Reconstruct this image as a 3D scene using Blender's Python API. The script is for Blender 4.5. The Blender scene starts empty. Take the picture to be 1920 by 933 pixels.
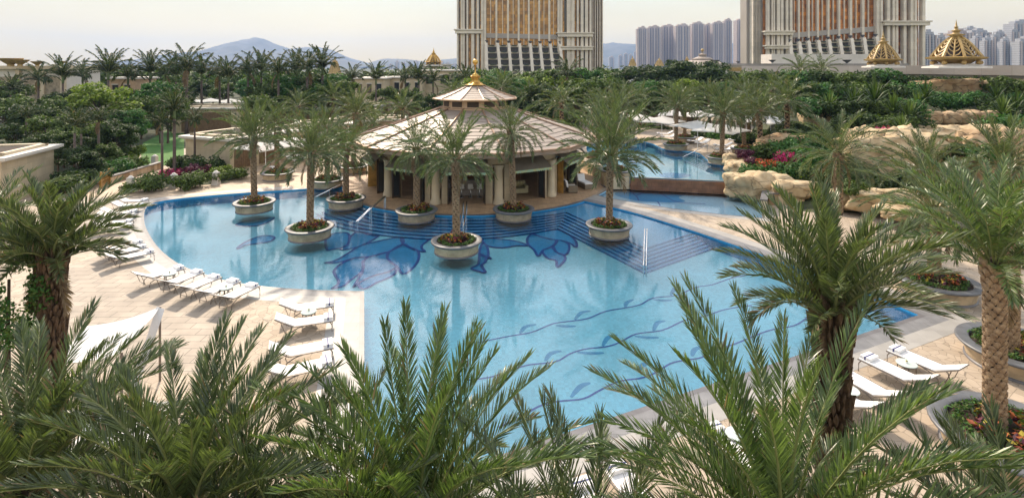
import bpy, math, random
import numpy as np
from mathutils import Vector, Matrix
from mathutils.geometry import tessellate_polygon
R = math.radians
PI = math.pi
S = bpy.context.scene
COL = S.collection

# ---------------------------------------------------------------- camera, sky, sun, exposure
F, H, HY = 1000.0, 9.5, 125.0          # focal length in photo pixels, eye height, horizon row of the photo
cam_d = bpy.data.cameras.new('camera')
cam_d.sensor_width = 36
cam_d.lens = F / 1920 * 36
cam_d.shift_y = -(466.5 - HY) / 1920
cam_d.clip_start = 0.1
cam_d.clip_end = 20000
cam = bpy.data.objects.new('camera', cam_d)
COL.objects.link(cam)
cam.location = (0, 0, H)
cam.rotation_euler = (R(90), 0, 0)
S.camera = cam

SUN_EL, SUN_AZ = 41.0, -24.0            # azimuth: degrees to the right of straight ahead
W = bpy.data.worlds.new('World')
S.world = W
W.use_nodes = True
nt = W.node_tree
nt.nodes.clear()
def N(t, typ, **kw):
    n = t.nodes.new(typ)
    for k, v in kw.items():
        setattr(n, k, v)
    return n
wo = N(nt, 'ShaderNodeOutputWorld')
bg = N(nt, 'ShaderNodeBackground')
bg.inputs['Strength'].default_value = 0.12
sky = N(nt, 'ShaderNodeTexSky', sky_type='NISHITA')
sky.sun_disc = False
sky.sun_elevation = R(SUN_EL)
sky.sun_rotation = R(SUN_AZ)
sky.air_density = 1.2
sky.dust_density = 3.0
tc = N(nt, 'ShaderNodeTexCoord')
sep = N(nt, 'ShaderNodeSeparateXYZ')
nt.links.new(tc.outputs['Generated'], sep.inputs[0])
mp = N(nt, 'ShaderNodeMapping')
mp.inputs['Scale'].default_value = (1.0, 1.0, 3.2)
nt.links.new(tc.outputs['Generated'], mp.inputs[0])
nz = N(nt, 'ShaderNodeTexNoise')
nz.inputs['Scale'].default_value = 2.6
nz.inputs['Detail'].default_value = 8
nz.inputs['Roughness'].default_value = 0.55
nt.links.new(mp.outputs[0], nz.inputs['Vector'])
# pale evening haze near the horizon, thinner cloud higher up
hz = N(nt, 'ShaderNodeValToRGB')
hz.color_ramp.elements[0].position = 0.0
hz.color_ramp.elements[0].color = (1.0, 0.71, 0.20, 1)
hz.color_ramp.elements[1].position = 0.40
hz.color_ramp.elements[1].color = (1.25, 1.23, 1.20, 1)
e = hz.color_ramp.elements.new(0.13)
e.color = (0.73, 0.725, 0.57, 1)
for p_, c_ in ((0.031, (0.96, 0.735, 0.31, 1)), (0.065, (0.90, 0.745, 0.42, 1)), (0.22, (1.0, 0.97, 0.90, 1))):
    e = hz.color_ramp.elements.new(p_)
    e.color = c_
nt.links.new(sep.outputs['Z'], hz.inputs[0])
cl = N(nt, 'ShaderNodeValToRGB')
cl.color_ramp.elements[0].position = 0.36
cl.color_ramp.elements[0].color = (0.90, 0.90, 0.91, 1)
cl.color_ramp.elements[1].position = 0.66
cl.color_ramp.elements[1].color = (1.0, 1.0, 1.0, 1)
nt.links.new(nz.outputs[0], cl.inputs[0])
mu = N(nt, 'ShaderNodeMixRGB', blend_type='MULTIPLY')
mu.inputs[0].default_value = 1.0
nt.links.new(hz.outputs[0], mu.inputs[1])
sc_ = N(nt, 'ShaderNodeMixRGB', blend_type='MULTIPLY')
sc_.inputs[0].default_value = 1.0
sc_.inputs[2].default_value = (5.7, 5.7, 5.7, 1)
nt.links.new(cl.outputs[0], mu.inputs[2])
nt.links.new(mu.outputs[0], sc_.inputs[1])
cf = N(nt, 'ShaderNodeValToRGB')          # how much thin cloud / haze covers the blue
cf.color_ramp.elements[0].position = 0.10
cf.color_ramp.elements[0].color = (0.97, 0.97, 0.97, 1)
cf.color_ramp.elements[1].position = 0.9
cf.color_ramp.elements[1].color = (0.55, 0.55, 0.55, 1)
nt.links.new(sep.outputs['Z'], cf.inputs[0])
cm = N(nt, 'ShaderNodeMath', operation='MULTIPLY')
nt.links.new(cf.outputs[0], cm.inputs[0])
cr2 = N(nt, 'ShaderNodeMapRange')
cr2.inputs['From Min'].default_value = 0.38
cr2.inputs['From Max'].default_value = 0.56
cr2.inputs['To Min'].default_value = 0.42
cr2.inputs['To Max'].default_value = 1.0
nt.links.new(nz.outputs[0], cr2.inputs[0])
hm = N(nt, 'ShaderNodeMapRange')          # near the horizon the haze hides all blue
hm.inputs['From Min'].default_value = 0.16
hm.inputs['From Max'].default_value = 0.34
hm.inputs['To Min'].default_value = 1.0
hm.inputs['To Max'].default_value = 0.0
nt.links.new(sep.outputs['Z'], hm.inputs[0])
mx = N(nt, 'ShaderNodeMath', operation='MAXIMUM')
nt.links.new(cr2.outputs[0], mx.inputs[0])
nt.links.new(hm.outputs[0], mx.inputs[1])
nt.links.new(mx.outputs[0], cm.inputs[1])
mxr = N(nt, 'ShaderNodeMixRGB')
nt.links.new(cm.outputs[0], mxr.inputs[0])
nt.links.new(sky.outputs[0], mxr.inputs[1])
nt.links.new(sc_.outputs[0], mxr.inputs[2])
nt.links.new(mxr.outputs[0], bg.inputs['Color'])
nt.links.new(bg.outputs[0], wo.inputs['Surface'])

sd = bpy.data.lights.new('sun', 'SUN')
sd.energy = 2.75
sd.angle = R(2.0)
sd.color = (1.0, 0.84, 0.66)
so = bpy.data.objects.new('sun', sd)
COL.objects.link(so)
dirv = Vector((math.sin(R(SUN_AZ)) * math.cos(R(SUN_EL)), math.cos(R(SUN_AZ)) * math.cos(R(SUN_EL)), math.sin(R(SUN_EL))))
so.rotation_euler = dirv.to_track_quat('Z', 'Y').to_euler()
so.location = (-20, 60, 60)

S.view_settings.view_transform = 'Standard'
S.view_settings.look = 'None'
S.view_settings.gamma = 1
S.view_settings.exposure = 1.08
S.render.engine = 'CYCLES'
S.cycles.max_bounces = 7
S.cycles.diffuse_bounces = 3
S.cycles.glossy_bounces = 3
S.cycles.transmission_bounces = 3
S.cycles.transparent_max_bounces = 6
S.cycles.volume_bounces = 0
S.cycles.caustics_reflective = False
S.cycles.caustics_refractive = False
S.cycles.use_denoising = True

# ---------------------------------------------------------------- helpers
def G(px, py, z=0.0):
    d = (H - z) * F / (py - HY)
    return Vector(((px - 960) / F * d, d, z))
def D(px, py, d):
    return Vector(((px - 960) / F * d, d, H - (py - HY) / F * d))
def srgb(r, g, b):
    f = lambda c: ((c / 255 + 0.055) / 1.055) ** 2.4 if c > 10 else c / 255 / 12.92
    return (f(r), f(g), f(b))

MATS = {}
def mat(name, col, rough=0.7, metal=0.0, var=0.15, scale=3.0, bump=0.0, bscale=None, spec=0.5, detail=4, trans=0.0, col2=None, island=False):
    """one procedural surface: base colour broken up by noise, with optional bump"""
    m = bpy.data.materials.new(name)
    m.use_nodes = True
    t = m.node_tree
    p = t.nodes['Principled BSDF']
    p.inputs['Roughness'].default_value = rough
    p.inputs['Metallic'].default_value = metal
    p.inputs['Specular IOR Level'].default_value = spec
    co = N(t, 'ShaderNodeTexCoord')
    if island:
        gi = N(t, 'ShaderNodeNewGeometry')
        fac = gi.outputs['Random Per Island']
    else:
        no = N(t, 'ShaderNodeTexNoise')
        no.inputs['Scale'].default_value = scale
        no.inputs['Detail'].default_value = detail
        t.links.new(co.outputs['Object'], no.inputs['Vector'])
        mr = N(t, 'ShaderNodeMapRange')
        mr.inputs['From Min'].default_value = 0.3
        mr.inputs['From Max'].default_value = 0.7
        t.links.new(no.outputs[0], mr.inputs[0])
        fac = mr.outputs[0]
    mi = N(t, 'ShaderNodeMixRGB')
    c2 = col2 if col2 else tuple(c * (1 + var) for c in col)
    c1 = col if col2 else tuple(c * (1 - var) for c in col)
    mi.inputs[1].default_value = (*c1, 1)
    mi.inputs[2].default_value = (*c2, 1)
    t.links.new(fac, mi.inputs[0])
    t.links.new(mi.outputs[0], p.inputs['Base Color'])
    if bump:
        nb = N(t, 'ShaderNodeTexNoise')
        nb.inputs['Scale'].default_value = bscale or scale * 4
        nb.inputs['Detail'].default_value = 5
        t.links.new(co.outputs['Object'], nb.inputs['Vector'])
        b = N(t, 'ShaderNodeBump')
        b.inputs['Strength'].default_value = bump
        b.inputs['Distance'].default_value = 0.05
        t.links.new(nb.outputs[0], b.inputs['Height'])
        t.links.new(b.outputs[0], p.inputs['Normal'])
    if trans:
        tr = N(t, 'ShaderNodeBsdfTranslucent')
        br = N(t, 'ShaderNodeMixRGB', blend_type='MULTIPLY')
        br.inputs[0].default_value = 1
        br.inputs[2].default_value = (1.5, 1.7, 0.7, 1) if trans < 0.5 else (1, 1, 1, 1)
        t.links.new(mi.outputs[0], br.inputs[1])
        t.links.new(br.outputs[0], tr.inputs[0])
        ms = N(t, 'ShaderNodeMixShader')
        ms.inputs[0].default_value = trans
        t.links.new(p.outputs[0], ms.inputs[1])
        t.links.new(tr.outputs[0], ms.inputs[2])
        t.links.new(ms.outputs[0], t.nodes['Material Output'].inputs['Surface'])
    MATS[name] = m
    return m

def link(t, a, b):
    t.links.new(a, b)

def stone_grid(m, sx, sz, mortar=0.02, dark=0.62, offset=0.5, axis='XZ', msize=None):
    """multiply block joints (brick texture) into the base colour of material m"""
    t = m.node_tree
    p = t.nodes['Principled BSDF']
    src = p.inputs['Base Color'].links[0].from_socket
    co = N(t, 'ShaderNodeTexCoord')
    s = N(t, 'ShaderNodeSeparateXYZ')
    c = N(t, 'ShaderNodeCombineXYZ')
    link(t, co.outputs['Object'], s.inputs[0])
    if axis == 'XZ':
        ad = N(t, 'ShaderNodeMath', operation='ADD')
        link(t, s.outputs[0], ad.inputs[0]); link(t, s.outputs[1], ad.inputs[1])
        link(t, ad.outputs[0], c.inputs[0]); link(t, s.outputs[2], c.inputs[1])
    else:
        link(t, s.outputs[0], c.inputs[0]); link(t, s.outputs[1], c.inputs[1])
    b = N(t, 'ShaderNodeTexBrick')
    b.offset = offset
    b.inputs['Scale'].default_value = 1
    b.inputs['Brick Width'].default_value = sx
    b.inputs['Row Height'].default_value = sz
    b.inputs['Mortar Size'].default_value = mortar
    b.inputs['Color1'].default_value = (1, 1, 1, 1)
    b.inputs['Color2'].default_value = (0.84, 0.84, 0.84, 1)
    b.inputs['Mortar'].default_value = (dark, dark, dark, 1)
    link(t, c.outputs[0], b.inputs['Vector'])
    mu = N(t, 'ShaderNodeMixRGB', blend_type='MULTIPLY')
    mu.inputs[0].default_value = 1
    link(t, src, mu.inputs[1]); link(t, b.outputs[0], mu.inputs[2])
    link(t, mu.outputs[0], p.inputs['Base Color'])
    return m

class MB:
    """collects faces of ONE mesh"""
    def __init__(s):
        s.v, s.f, s.m = [], [], []
    def add(s, vs, fs, mi=0):
        o = len(s.v)
        s.v += [tuple(v) for v in vs]
        s.f += [tuple(i + o for i in f) for f in fs]
        s.m += [mi] * len(fs)
        return s
    def box(s, c, sz, rz=0.0, mi=0, taper=1.0, shx=0.0, shy=0.0):
        hx, hy, hz = sz[0] / 2, sz[1] / 2, sz[2] / 2
        ca, sa = math.cos(rz), math.sin(rz)
        vs = []
        for k, (x, y) in ((-1, (-hx, -hy)), (-1, (hx, -hy)), (-1, (hx, hy)), (-1, (-hx, hy)), (1, (-hx, -hy)), (1, (hx, -hy)), (1, (hx, hy)), (1, (-hx, hy))):
            if k == 1:
                x, y = x * taper + shx, y * taper + shy
            vs.append((c[0] + x * ca - y * sa, c[1] + x * sa + y * ca, c[2] + k * hz))
        return s.add(vs, [(3, 2, 1, 0), (4, 5, 6, 7), (0, 1, 5, 4), (1, 2, 6, 5), (2, 3, 7, 6), (3, 0, 4, 7)], mi)
    def tube(s, pts, r, n=6, mi=0, cap=True):
        pts = [Vector(p) for p in pts]
        rs = r if isinstance(r, (list, tuple)) else [r] * len(pts)
        vs, fs = [], []
        up = Vector((0, 0, 1))
        for i, p in enumerate(pts):
            t = (pts[min(i + 1, len(pts) - 1)] - pts[max(i - 1, 0)])
            t.normalize()
            a = t.cross(up)
            if a.length < 0.05:
                a = t.cross(Vector((1, 0, 0)))
            a.normalize()
            b = a.cross(t)
            for k in range(n):
                w = 2 * PI * k / n
                vs.append(p + (a * math.cos(w) + b * math.sin(w)) * rs[i])
        for i in range(len(pts) - 1):
            for k in range(n):
                fs.append((i * n + k, i * n + (k + 1) % n, (i + 1) * n + (k + 1) % n, (i + 1) * n + k))
        if cap:
            fs.append(tuple(range(n - 1, -1, -1)))
            fs.append(tuple((len(pts) - 1) * n + k for k in range(n)))
        return s.add(vs, fs, mi)
    def lathe(s, prof, c=(0, 0, 0), n=24, mi=0, a0=0.0, cap=False, mis=None):
        vs, fs = [], []
        for r, z in prof:
            for k in range(n):
                a = a0 + 2 * PI * k / n
                vs.append((c[0] + r * math.cos(a), c[1] + r * math.sin(a), c[2] + z))
        o = len(s.v)
        s.v += vs
        for i in range(len(prof) - 1):
            for k in range(n):
                s.f.append(tuple(o + q for q in (i * n + k, i * n + (k + 1) % n, (i + 1) * n + (k + 1) % n, (i + 1) * n + k)))
                s.m.append(mis[i] if mis else mi)
        if cap:
            s.f.append(tuple(o + k for k in range(n - 1, -1, -1))); s.m.append(mi)
            s.f.append(tuple(o + (len(prof) - 1) * n + k for k in range(n))); s.m.append(mi)
        return s
    def poly(s, pts, z=None, mi=0, holes=()):
        loops = [[Vector((p[0], p[1], 0)) for p in pts]] + [[Vector((p[0], p[1], 0)) for p in h] for h in holes]
        flat = [v for l in loops for v in l]
        tris = tessellate_polygon(loops)
        out = []
        for t in tris:
            a, b, c = (flat[i] for i in t)
            if (b - a).cross(c - a).z < 0:
                t = (t[0], t[2], t[1])
            out.append(t)
        return s.add([(v.x, v.y, z) for v in flat], out, mi)
    def wall(s, pts, z0, z1, mi=0, closed=True):
        n = len(pts)
        vs = [(p[0], p[1], z0) for p in pts] + [(p[0], p[1], z1) for p in pts]
        fs = [(i, (i + 1) % n, n + (i + 1) % n, n + i) for i in range(n if closed else n - 1)]
        return s.add(vs, fs, mi)
    def mesh(s, name, mats, smooth=False):
        me = bpy.data.meshes.new(name)
        me.from_pydata(s.v, [], s.f)
        for m in (mats if isinstance(mats, (list, tuple)) else [mats]):
            me.materials.append(m)
        if s.m and max(s.m) > 0:
            me.polygons.foreach_set('material_index', s.m)
        if smooth:
            me.polygons.foreach_set('use_smooth', [True] * len(me.polygons))
        me.update()
        return me
    def build(s, name, mats, parent=None, smooth=False, loc=None):
        return ob(name, s.mesh(name, mats, smooth), parent, loc)

def ob(name, me, parent=None, loc=None):
    o = bpy.data.objects.new(name, me)
    COL.objects.link(o)
    if parent:
        o.parent = parent
    if loc is not None:
        o.location = loc
    return o
def tag(o, label=None, cat=None, group=None, kind=None):
    if label: o['label'] = label
    if cat: o['category'] = cat
    if group: o['group'] = group
    if kind: o['kind'] = kind
    return o
def thing(name, loc, label, cat, group=None, rz=0.0, sc=1.0):
    o = bpy.data.objects.new(name, None)
    COL.objects.link(o)
    o.empty_display_size = 0.3
    o.location = loc
    o.rotation_euler = (0, 0, rz)
    o.scale = (sc, sc, sc) if not isinstance(sc, tuple) else sc
    return tag(o, label, cat, group)
def dup(root, loc, rz=0.0, label=None, sc=None, group=None):
    r = root.copy()
    COL.objects.link(r)
    r.location = loc
    r.rotation_euler = (0, 0, rz)
    if sc is not None:
        r.scale = (sc, sc, sc) if not isinstance(sc, tuple) else sc
    if label: r['label'] = label
    if group: r['group'] = group
    for ch in list(root.children):
        c = ch.copy()
        COL.objects.link(c)
        c.parent = r
        for g in list(ch.children):
            d = g.copy()
            COL.objects.link(d)
            d.parent = c
    return r
def struct(name, mb, mats, smooth=False):
    return tag(mb.build(name, mats, smooth=smooth), kind='structure')
ORD = ['first', 'second', 'third', 'fourth', 'fifth', 'sixth', 'seventh', 'eighth', 'ninth', 'tenth', 'eleventh', 'twelfth', 'thirteenth', 'fourteenth', 'fifteenth', 'sixteenth', 'seventeenth', 'eighteenth', 'nineteenth', 'twentieth', 'twenty-first', 'twenty-second', 'twenty-third', 'twenty-fourth', 'twenty-fifth', 'twenty-sixth', 'twenty-seventh', 'twenty-eighth', 'twenty-ninth', 'thirtieth', 'thirty-first', 'thirty-second', 'thirty-third', 'thirty-fourth', 'thirty-fifth', 'thirty-sixth', 'thirty-seventh', 'thirty-eighth', 'thirty-ninth', 'fortieth', 'forty-first', 'forty-second', 'forty-third', 'forty-fourth', 'forty-fifth', 'forty-sixth', 'forty-seventh', 'forty-eighth', 'forty-ninth', 'fiftieth']

# ---------------------------------------------------------------- materials
M_deck = mat('crazy_paving', (0.385, 0.31, 0.23), 0.75, var=0.12, scale=0.6)
def crazy(m):
    t = m.node_tree
    p = t.nodes['Principled BSDF']
    src = p.inputs['Base Color'].links[0].from_socket
    co = N(t, 'ShaderNodeTexCoord')
    vo = N(t, 'ShaderNodeTexVoronoi', feature='DISTANCE_TO_EDGE')
    vo.inputs['Scale'].default_value = 3.3
    vc = N(t, 'ShaderNodeTexVoronoi')
    vc.inputs['Scale'].default_value = 3.3
    link(t, co.outputs['Object'], vo.inputs['Vector']); link(t, co.outputs['Object'], vc.inputs['Vector'])
    r = N(t, 'ShaderNodeMapRange')
    r.inputs['From Max'].default_value = 0.035
    r.inputs['To Min'].default_value = 0.62
    link(t, vo.outputs['Distance'], r.inputs[0])
    hs = N(t, 'ShaderNodeSeparateColor')
    link(t, vc.outputs['Color'], hs.inputs[0])
    r2 = N(t, 'ShaderNodeMapRange')
    r2.inputs['To Min'].default_value = 0.84
    r2.inputs['To Max'].default_value = 1.12
    link(t, hs.outputs[0], r2.inputs[0])
    m1 = N(t, 'ShaderNodeMath', operation='MULTIPLY')
    link(t, r.outputs[0], m1.inputs[0]); link(t, r2.outputs[0], m1.inputs[1])
    m2 = N(t, 'ShaderNodeMixRGB', blend_type='MULTIPLY')
    m2.inputs[0].default_value = 1
    link(t, src, m2.inputs[1]); link(t, m1.outputs[0], m2.inputs[2])
    tint = N(t, 'ShaderNodeMixRGB', blend_type='MIX')
    r3 = N(t, 'ShaderNodeMapRange')
    r3.inputs['To Max'].default_value = 0.35
    link(t, hs.outputs[1], r3.inputs[0]); link(t, r3.outputs[0], tint.inputs[0])
    link(t, m2.outputs[0], tint.inputs[1])
    tint.inputs[2].default_value = (0.50, 0.42, 0.33, 1)
    mm = N(t, 'ShaderNodeMixRGB', blend_type='MULTIPLY')
    mm.inputs[0].default_value = 1
    link(t, tint.outputs[0], mm.inputs[1]); link(t, r.outputs[0], mm.inputs[2])
    link(t, mm.outputs[0], p.inputs['Base Color'])
crazy(M_deck)
M_tile = stone_grid(mat('paving_slabs', (0.34, 0.285, 0.225), 0.7, var=0.18, scale=1.2), 0.9, 0.45, 0.018, 0.5, axis='XY')
M_path = stone_grid(mat('path_slabs', (0.50, 0.38, 0.26), 0.7, var=0.16, scale=1.5), 0.6, 0.3, 0.014, 0.6, axis='XY')
M_marble = stone_grid(mat('pale_marble', (0.36, 0.345, 0.32), 0.5, var=0.08, scale=1.5), 0.8, 0.8, 0.008, 0.8, axis='XY')
M_cope = stone_grid(mat('grey_coping', (0.20, 0.20, 0.205), 0.45, var=0.18, scale=2.0), 0.6, 0.6, 0.01, 0.6, axis='XY')
M_copedk = mat('dark_coping', (0.13, 0.125, 0.13), 0.4, var=0.2, scale=2.0)
M_pave = stone_grid(mat('pavilion_paving', (0.46, 0.30, 0.17), 0.6, var=0.18, scale=1.5), 0.6, 0.3, 0.014, 0.6, axis='XY')
M_cream = stone_grid(mat('cream_stone', (0.56, 0.46, 0.31), 0.65, var=0.10, scale=1.2), 1.1, 0.62, 0.012, 0.75)
M_creamp = mat('cream_plain', (0.58, 0.48, 0.33), 0.6, var=0.10, scale=1.4)
M_white = mat('white_stone', (0.62, 0.58, 0.52), 0.6, var=0.08, scale=0.6)
M_planter = stone_grid(mat('planter_stone', (0.46, 0.36, 0.235), 0.7, var=0.22, scale=3.0, bump=0.3), 0.7, 5.0, 0.008, 0.7, offset=0.0)
M_rim = stone_grid(mat('planter_rim', (0.13, 0.135, 0.145), 0.42, var=0.2, scale=4.0), 0.5, 0.5, 0.008, 0.75, axis='XY', offset=0.0)
M_soil = mat('soil', (0.035, 0.022, 0.014), 0.95, var=0.4, scale=8)
M_ground = mat('planted_soil', (0.045, 0.055, 0.022), 0.95, var=0.5, scale=1.2, bump=0.5)
M_lawn = mat('lawn', (0.055, 0.16, 0.022), 0.9, var=0.18, scale=2.5, bump=0.4, bscale=40)
M_rock = mat('rock', (0.56, 0.45, 0.28), 0.85, var=0, col2=(0.40, 0.275, 0.145), scale=1.9, bump=1.0, bscale=2.6, detail=8)
M_rockb = mat('rock_face', (0.50, 0.37, 0.22), 0.85, var=0, col2=(0.30, 0.175, 0.085), scale=1.1, bump=1.0, bscale=2.0, detail=8)
def cracks(m, sc, w=0.05, dark=0.35):
    t = m.node_tree
    p = t.nodes['Principled BSDF']
    src = p.inputs['Base Color'].links[0].from_socket
    co = N(t, 'ShaderNodeTexCoord')
    no = N(t, 'ShaderNodeTexNoise')
    no.inputs['Scale'].default_value = sc * 1.7
    no.inputs['Detail'].default_value = 6
    link(t, co.outputs['Object'], no.inputs['Vector'])
    mp = N(t, 'ShaderNodeMapping')
    mp.inputs['Scale'].default_value = (0.7, 0.7, 1.9)
    ad = N(t, 'ShaderNodeMixRGB', blend_type='LINEAR_LIGHT')
    ad.inputs[0].default_value = 0.5
    link(t, co.outputs['Object'], mp.inputs[0])
    link(t, mp.outputs[0], ad.inputs[1]); link(t, no.outputs['Color'], ad.inputs[2])
    vo = N(t, 'ShaderNodeTexVoronoi', feature='DISTANCE_TO_EDGE')
    vo.inputs['Scale'].default_value = sc
    link(t, ad.outputs[0], vo.inputs['Vector'])
    r = N(t, 'ShaderNodeMapRange')
    r.inputs['From Max'].default_value = w
    r.inputs['To Min'].default_value = dark
    link(t, vo.outputs['Distance'], r.inputs[0])
    mu = N(t, 'ShaderNodeMixRGB', blend_type='MULTIPLY')
    mu.inputs[0].default_value = 1
    link(t, src, mu.inputs[1]); link(t, r.outputs[0], mu.inputs[2])
    link(t, mu.outputs[0], p.inputs['Base Color'])
    old = p.inputs['Normal'].links[0].from_node
    b = N(t, 'ShaderNodeBump')
    b.inputs['Strength'].default_value = 1.0
    b.inputs['Distance'].default_value = 0.12
    link(t, r.outputs[0], b.inputs['Height']); link(t, old.outputs[0], b.inputs['Normal'])
    link(t, b.outputs[0], p.inputs['Normal'])
cracks(M_rock, 0.6, 0.022, 0.62)
cracks(M_rockb, 0.8, 0.04, 0.5)
# pool
def tiled(name, col, var=0.06, rough=0.4):
    m = mat(name, col, rough, var=var, scale=0.35, detail=3)
    return stone_grid(m, 0.12, 0.12, 0.006, 0.9, offset=0.0, axis='XY')
M_floor = tiled('pool_floor', (0.31, 0.81, 0.97), 0.10)
M_petal = tiled('petal_mosaic', (0.045, 0.38, 0.72), 0.16)
M_step = tiled('step_mosaic', (0.15, 0.50, 0.80), 0.08)
M_line = mat('navy_mosaic', (0.035, 0.11, 0.40), 0.4, var=0.25, scale=6)
M_leafmk = tiled('leaf_mosaic', (0.07, 0.38, 0.66), 0.1)
M_shal = tiled('shallow_floor', (0.46, 0.74, 0.90), 0.08)
M_weir = stone_grid(mat('weir_tiles', (0.22, 0.105, 0.055), 0.35, var=0.25, scale=2.0), 0.4, 0.3, 0.012, 0.6)
def water(name, tint, bstr, scale):
    m = bpy.data.materials.new(name)
    m.use_nodes = True
    t = m.node_tree
    t.nodes.clear()
    o = N(t, 'ShaderNodeOutputMaterial')
    ms = N(t, 'ShaderNodeMixShader')
    tr = N(t, 'ShaderNodeBsdfTransparent')
    tr.inputs[0].default_value = (*tint, 1)
    gl = N(t, 'ShaderNodeBsdfGlossy')
    gl.inputs['Roughness'].default_value = 0.03
    gl.inputs['Color'].default_value = (1, 1, 1, 1)
    fr = N(t, 'ShaderNodeFresnel')
    fr.inputs['IOR'].default_value = 1.36
    co = N(t, 'ShaderNodeTexCoord')
    no = N(t, 'ShaderNodeTexNoise')
    no.inputs['Scale'].default_value = scale
    no.inputs['Detail'].default_value = 3
    no2 = N(t, 'ShaderNodeTexNoise')
    no2.inputs['Scale'].default_value = scale * 0.16
    no2.inputs['Detail'].default_value = 2
    mp = N(t, 'ShaderNodeMapping')
    mp.inputs['Scale'].default_value = (0.8, 1.5, 1)
    link(t, co.outputs['Object'], mp.inputs[0]); link(t, mp.outputs[0], no.inputs['Vector'])
    link(t, co.outputs['Object'], no2.inputs['Vector'])
    # calm and rippled patches
    mr = N(t, 'ShaderNodeMapRange')
    mr.inputs['From Min'].default_value = 0.35
    mr.inputs['From Max'].default_value = 0.65
    mr.inputs['To Min'].default_value = bstr * 0.25
    mr.inputs['To Max'].default_value = bstr
    link(t, no2.outputs[0], mr.inputs[0])
    b = N(t, 'ShaderNodeBump')
    b.inputs['Distance'].default_value = 0.03
    link(t, mr.outputs[0], b.inputs['Strength'])
    link(t, no.outputs[0], b.inputs['Height'])
    link(t, b.outputs[0], gl.inputs['Normal']); link(t, b.outputs[0], fr.inputs['Normal'])
    mf = N(t, 'ShaderNodeMath', operation='MULTIPLY')
    mf.inputs[1].default_value = 1.0
    link(t, fr.outputs[0], mf.inputs[0])
    link(t, mf.outputs[0], ms.inputs[0])
    link(t, tr.outputs[0], ms.inputs[1]); link(t, gl.outputs[0], ms.inputs[2])
    link(t, ms.outputs[0], o.inputs[0])
    return m
M_water = water('water', (0.96, 0.99, 1.0), 0.12, 5.5)
M_glass = mat('dark_glass', (0.03, 0.035, 0.04), 0.08, var=0.3, scale=0.5, spec=0.8)
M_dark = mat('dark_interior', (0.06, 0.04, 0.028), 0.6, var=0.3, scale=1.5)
M_bronze = mat('bronze_door', (0.075, 0.05, 0.035), 0.35, var=0.25, scale=2.0, metal=0.3)
M_wood = mat('warm_wood', (0.22, 0.10, 0.04), 0.45, var=0.35, scale=1.6)
M_goldd = mat('gold_door', (0.42, 0.24, 0.06), 0.35, var=0.3, scale=3, metal=0.4)
M_roof = mat('copper_tiles', (0.335, 0.275, 0.225), 0.5, var=0.10, scale=1.4, metal=0.0, spec=0.4)
stone_grid(M_roof, 0.9, 0.06, 0.006, 0.70)
M_ridge = mat('copper_ridge', (0.36, 0.23, 0.15), 0.35, var=0.15, scale=2, metal=0.4)
M_gutter = mat('copper_gutter', (0.52, 0.36, 0.24), 0.4, var=0.1, scale=2, metal=0.25)
M_gold = mat('gilded', (0.62, 0.38, 0.10), 0.33, var=0.18, scale=3, metal=0.75)
M_goldpt = mat('gold_paint', (0.40, 0.27, 0.10), 0.5, var=0.2, scale=2, metal=0.1)
M_awn = mat('awning_cloth', (0.17, 0.145, 0.11), 0.8, var=0.1, scale=3)
M_fringe = mat('awning_trim', (0.55, 0.48, 0.16), 0.7, var=0, col2=(0.30, 0.52, 0.42), scale=5)
M_cloth = mat('white_cloth', (0.80, 0.79, 0.78), 0.8, var=0.03, scale=2, trans=0.0)
M_canvas = mat('white_canvas', (0.86, 0.85, 0.83), 0.8, var=0.03, scale=1.0, trans=0.5)
M_sling = mat('white_sling', (0.80, 0.78, 0.76), 0.7, var=0.04, scale=12)
M_ribbon = mat('navy_ribbon', (0.05, 0.06, 0.18), 0.6, var=0.1)
M_frame = mat('bronze_tube', (0.20, 0.17, 0.145), 0.4, var=0.15, scale=6, metal=0.5)
M_ttop = mat('glass_top', (0.52, 0.60, 0.56), 0.12, var=0.06, scale=3, spec=0.7)
M_steel = mat('steel', (0.72, 0.73, 0.75), 0.18, var=0.05, metal=1.0)
M_couch = mat('cream_leather', (0.55, 0.50, 0.32), 0.5, var=0.08)
M_rattan = mat('rattan', (0.20, 0.16, 0.11), 0.7, var=0.25, scale=20)
M_lattice = mat('brown_slats', (0.18, 0.115, 0.06), 0.6, var=0.3, scale=6)
M_leaf = mat('date_leaf', (0.040, 0.060, 0.027), 0.36, var=0, col2=(0.14, 0.178, 0.072), trans=0.22, island=True, spec=0.5)
M_leafb = mat('date_leaf_fresh', (0.040, 0.072, 0.024), 0.36, var=0, col2=(0.155, 0.215, 0.072), trans=0.25, island=True, spec=0.5)
M_rach = mat('leaf_stalk', (0.20, 0.22, 0.075), 0.5, var=0.2)
M_dead = mat('dry_leaf', (0.13, 0.085, 0.045), 0.7, var=0, col2=(0.27, 0.19, 0.11), island=True, trans=0.15)
M_trunk = mat('palm_boots', (0.20, 0.125, 0.07), 0.85, var=0, col2=(0.38, 0.27, 0.165), scale=7, bump=0.6, bscale=25)
M_core = mat('palm_fibre', (0.045, 0.028, 0.018), 0.95, var=0.4, scale=12)
M_shag = mat('shaggy_boots', (0.055, 0.032, 0.018), 0.9, var=0, col2=(0.17, 0.105, 0.06), scale=9, bump=0.5, bscale=30)
M_royalt = mat('royal_trunk', (0.115, 0.085, 0.07), 0.8, var=0.3, scale=5)
M_shaft = mat('royal_crownshaft', (0.10, 0.15, 0.05), 0.5, var=0.2)
M_royal = mat('royal_leaf', (0.020, 0.036, 0.013), 0.65, spec=0.2, var=0, col2=(0.065, 0.095, 0.035), island=True, trans=0.2)
M_bark = mat('bark', (0.09, 0.065, 0.045), 0.9, var=0.3, scale=6)
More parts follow.
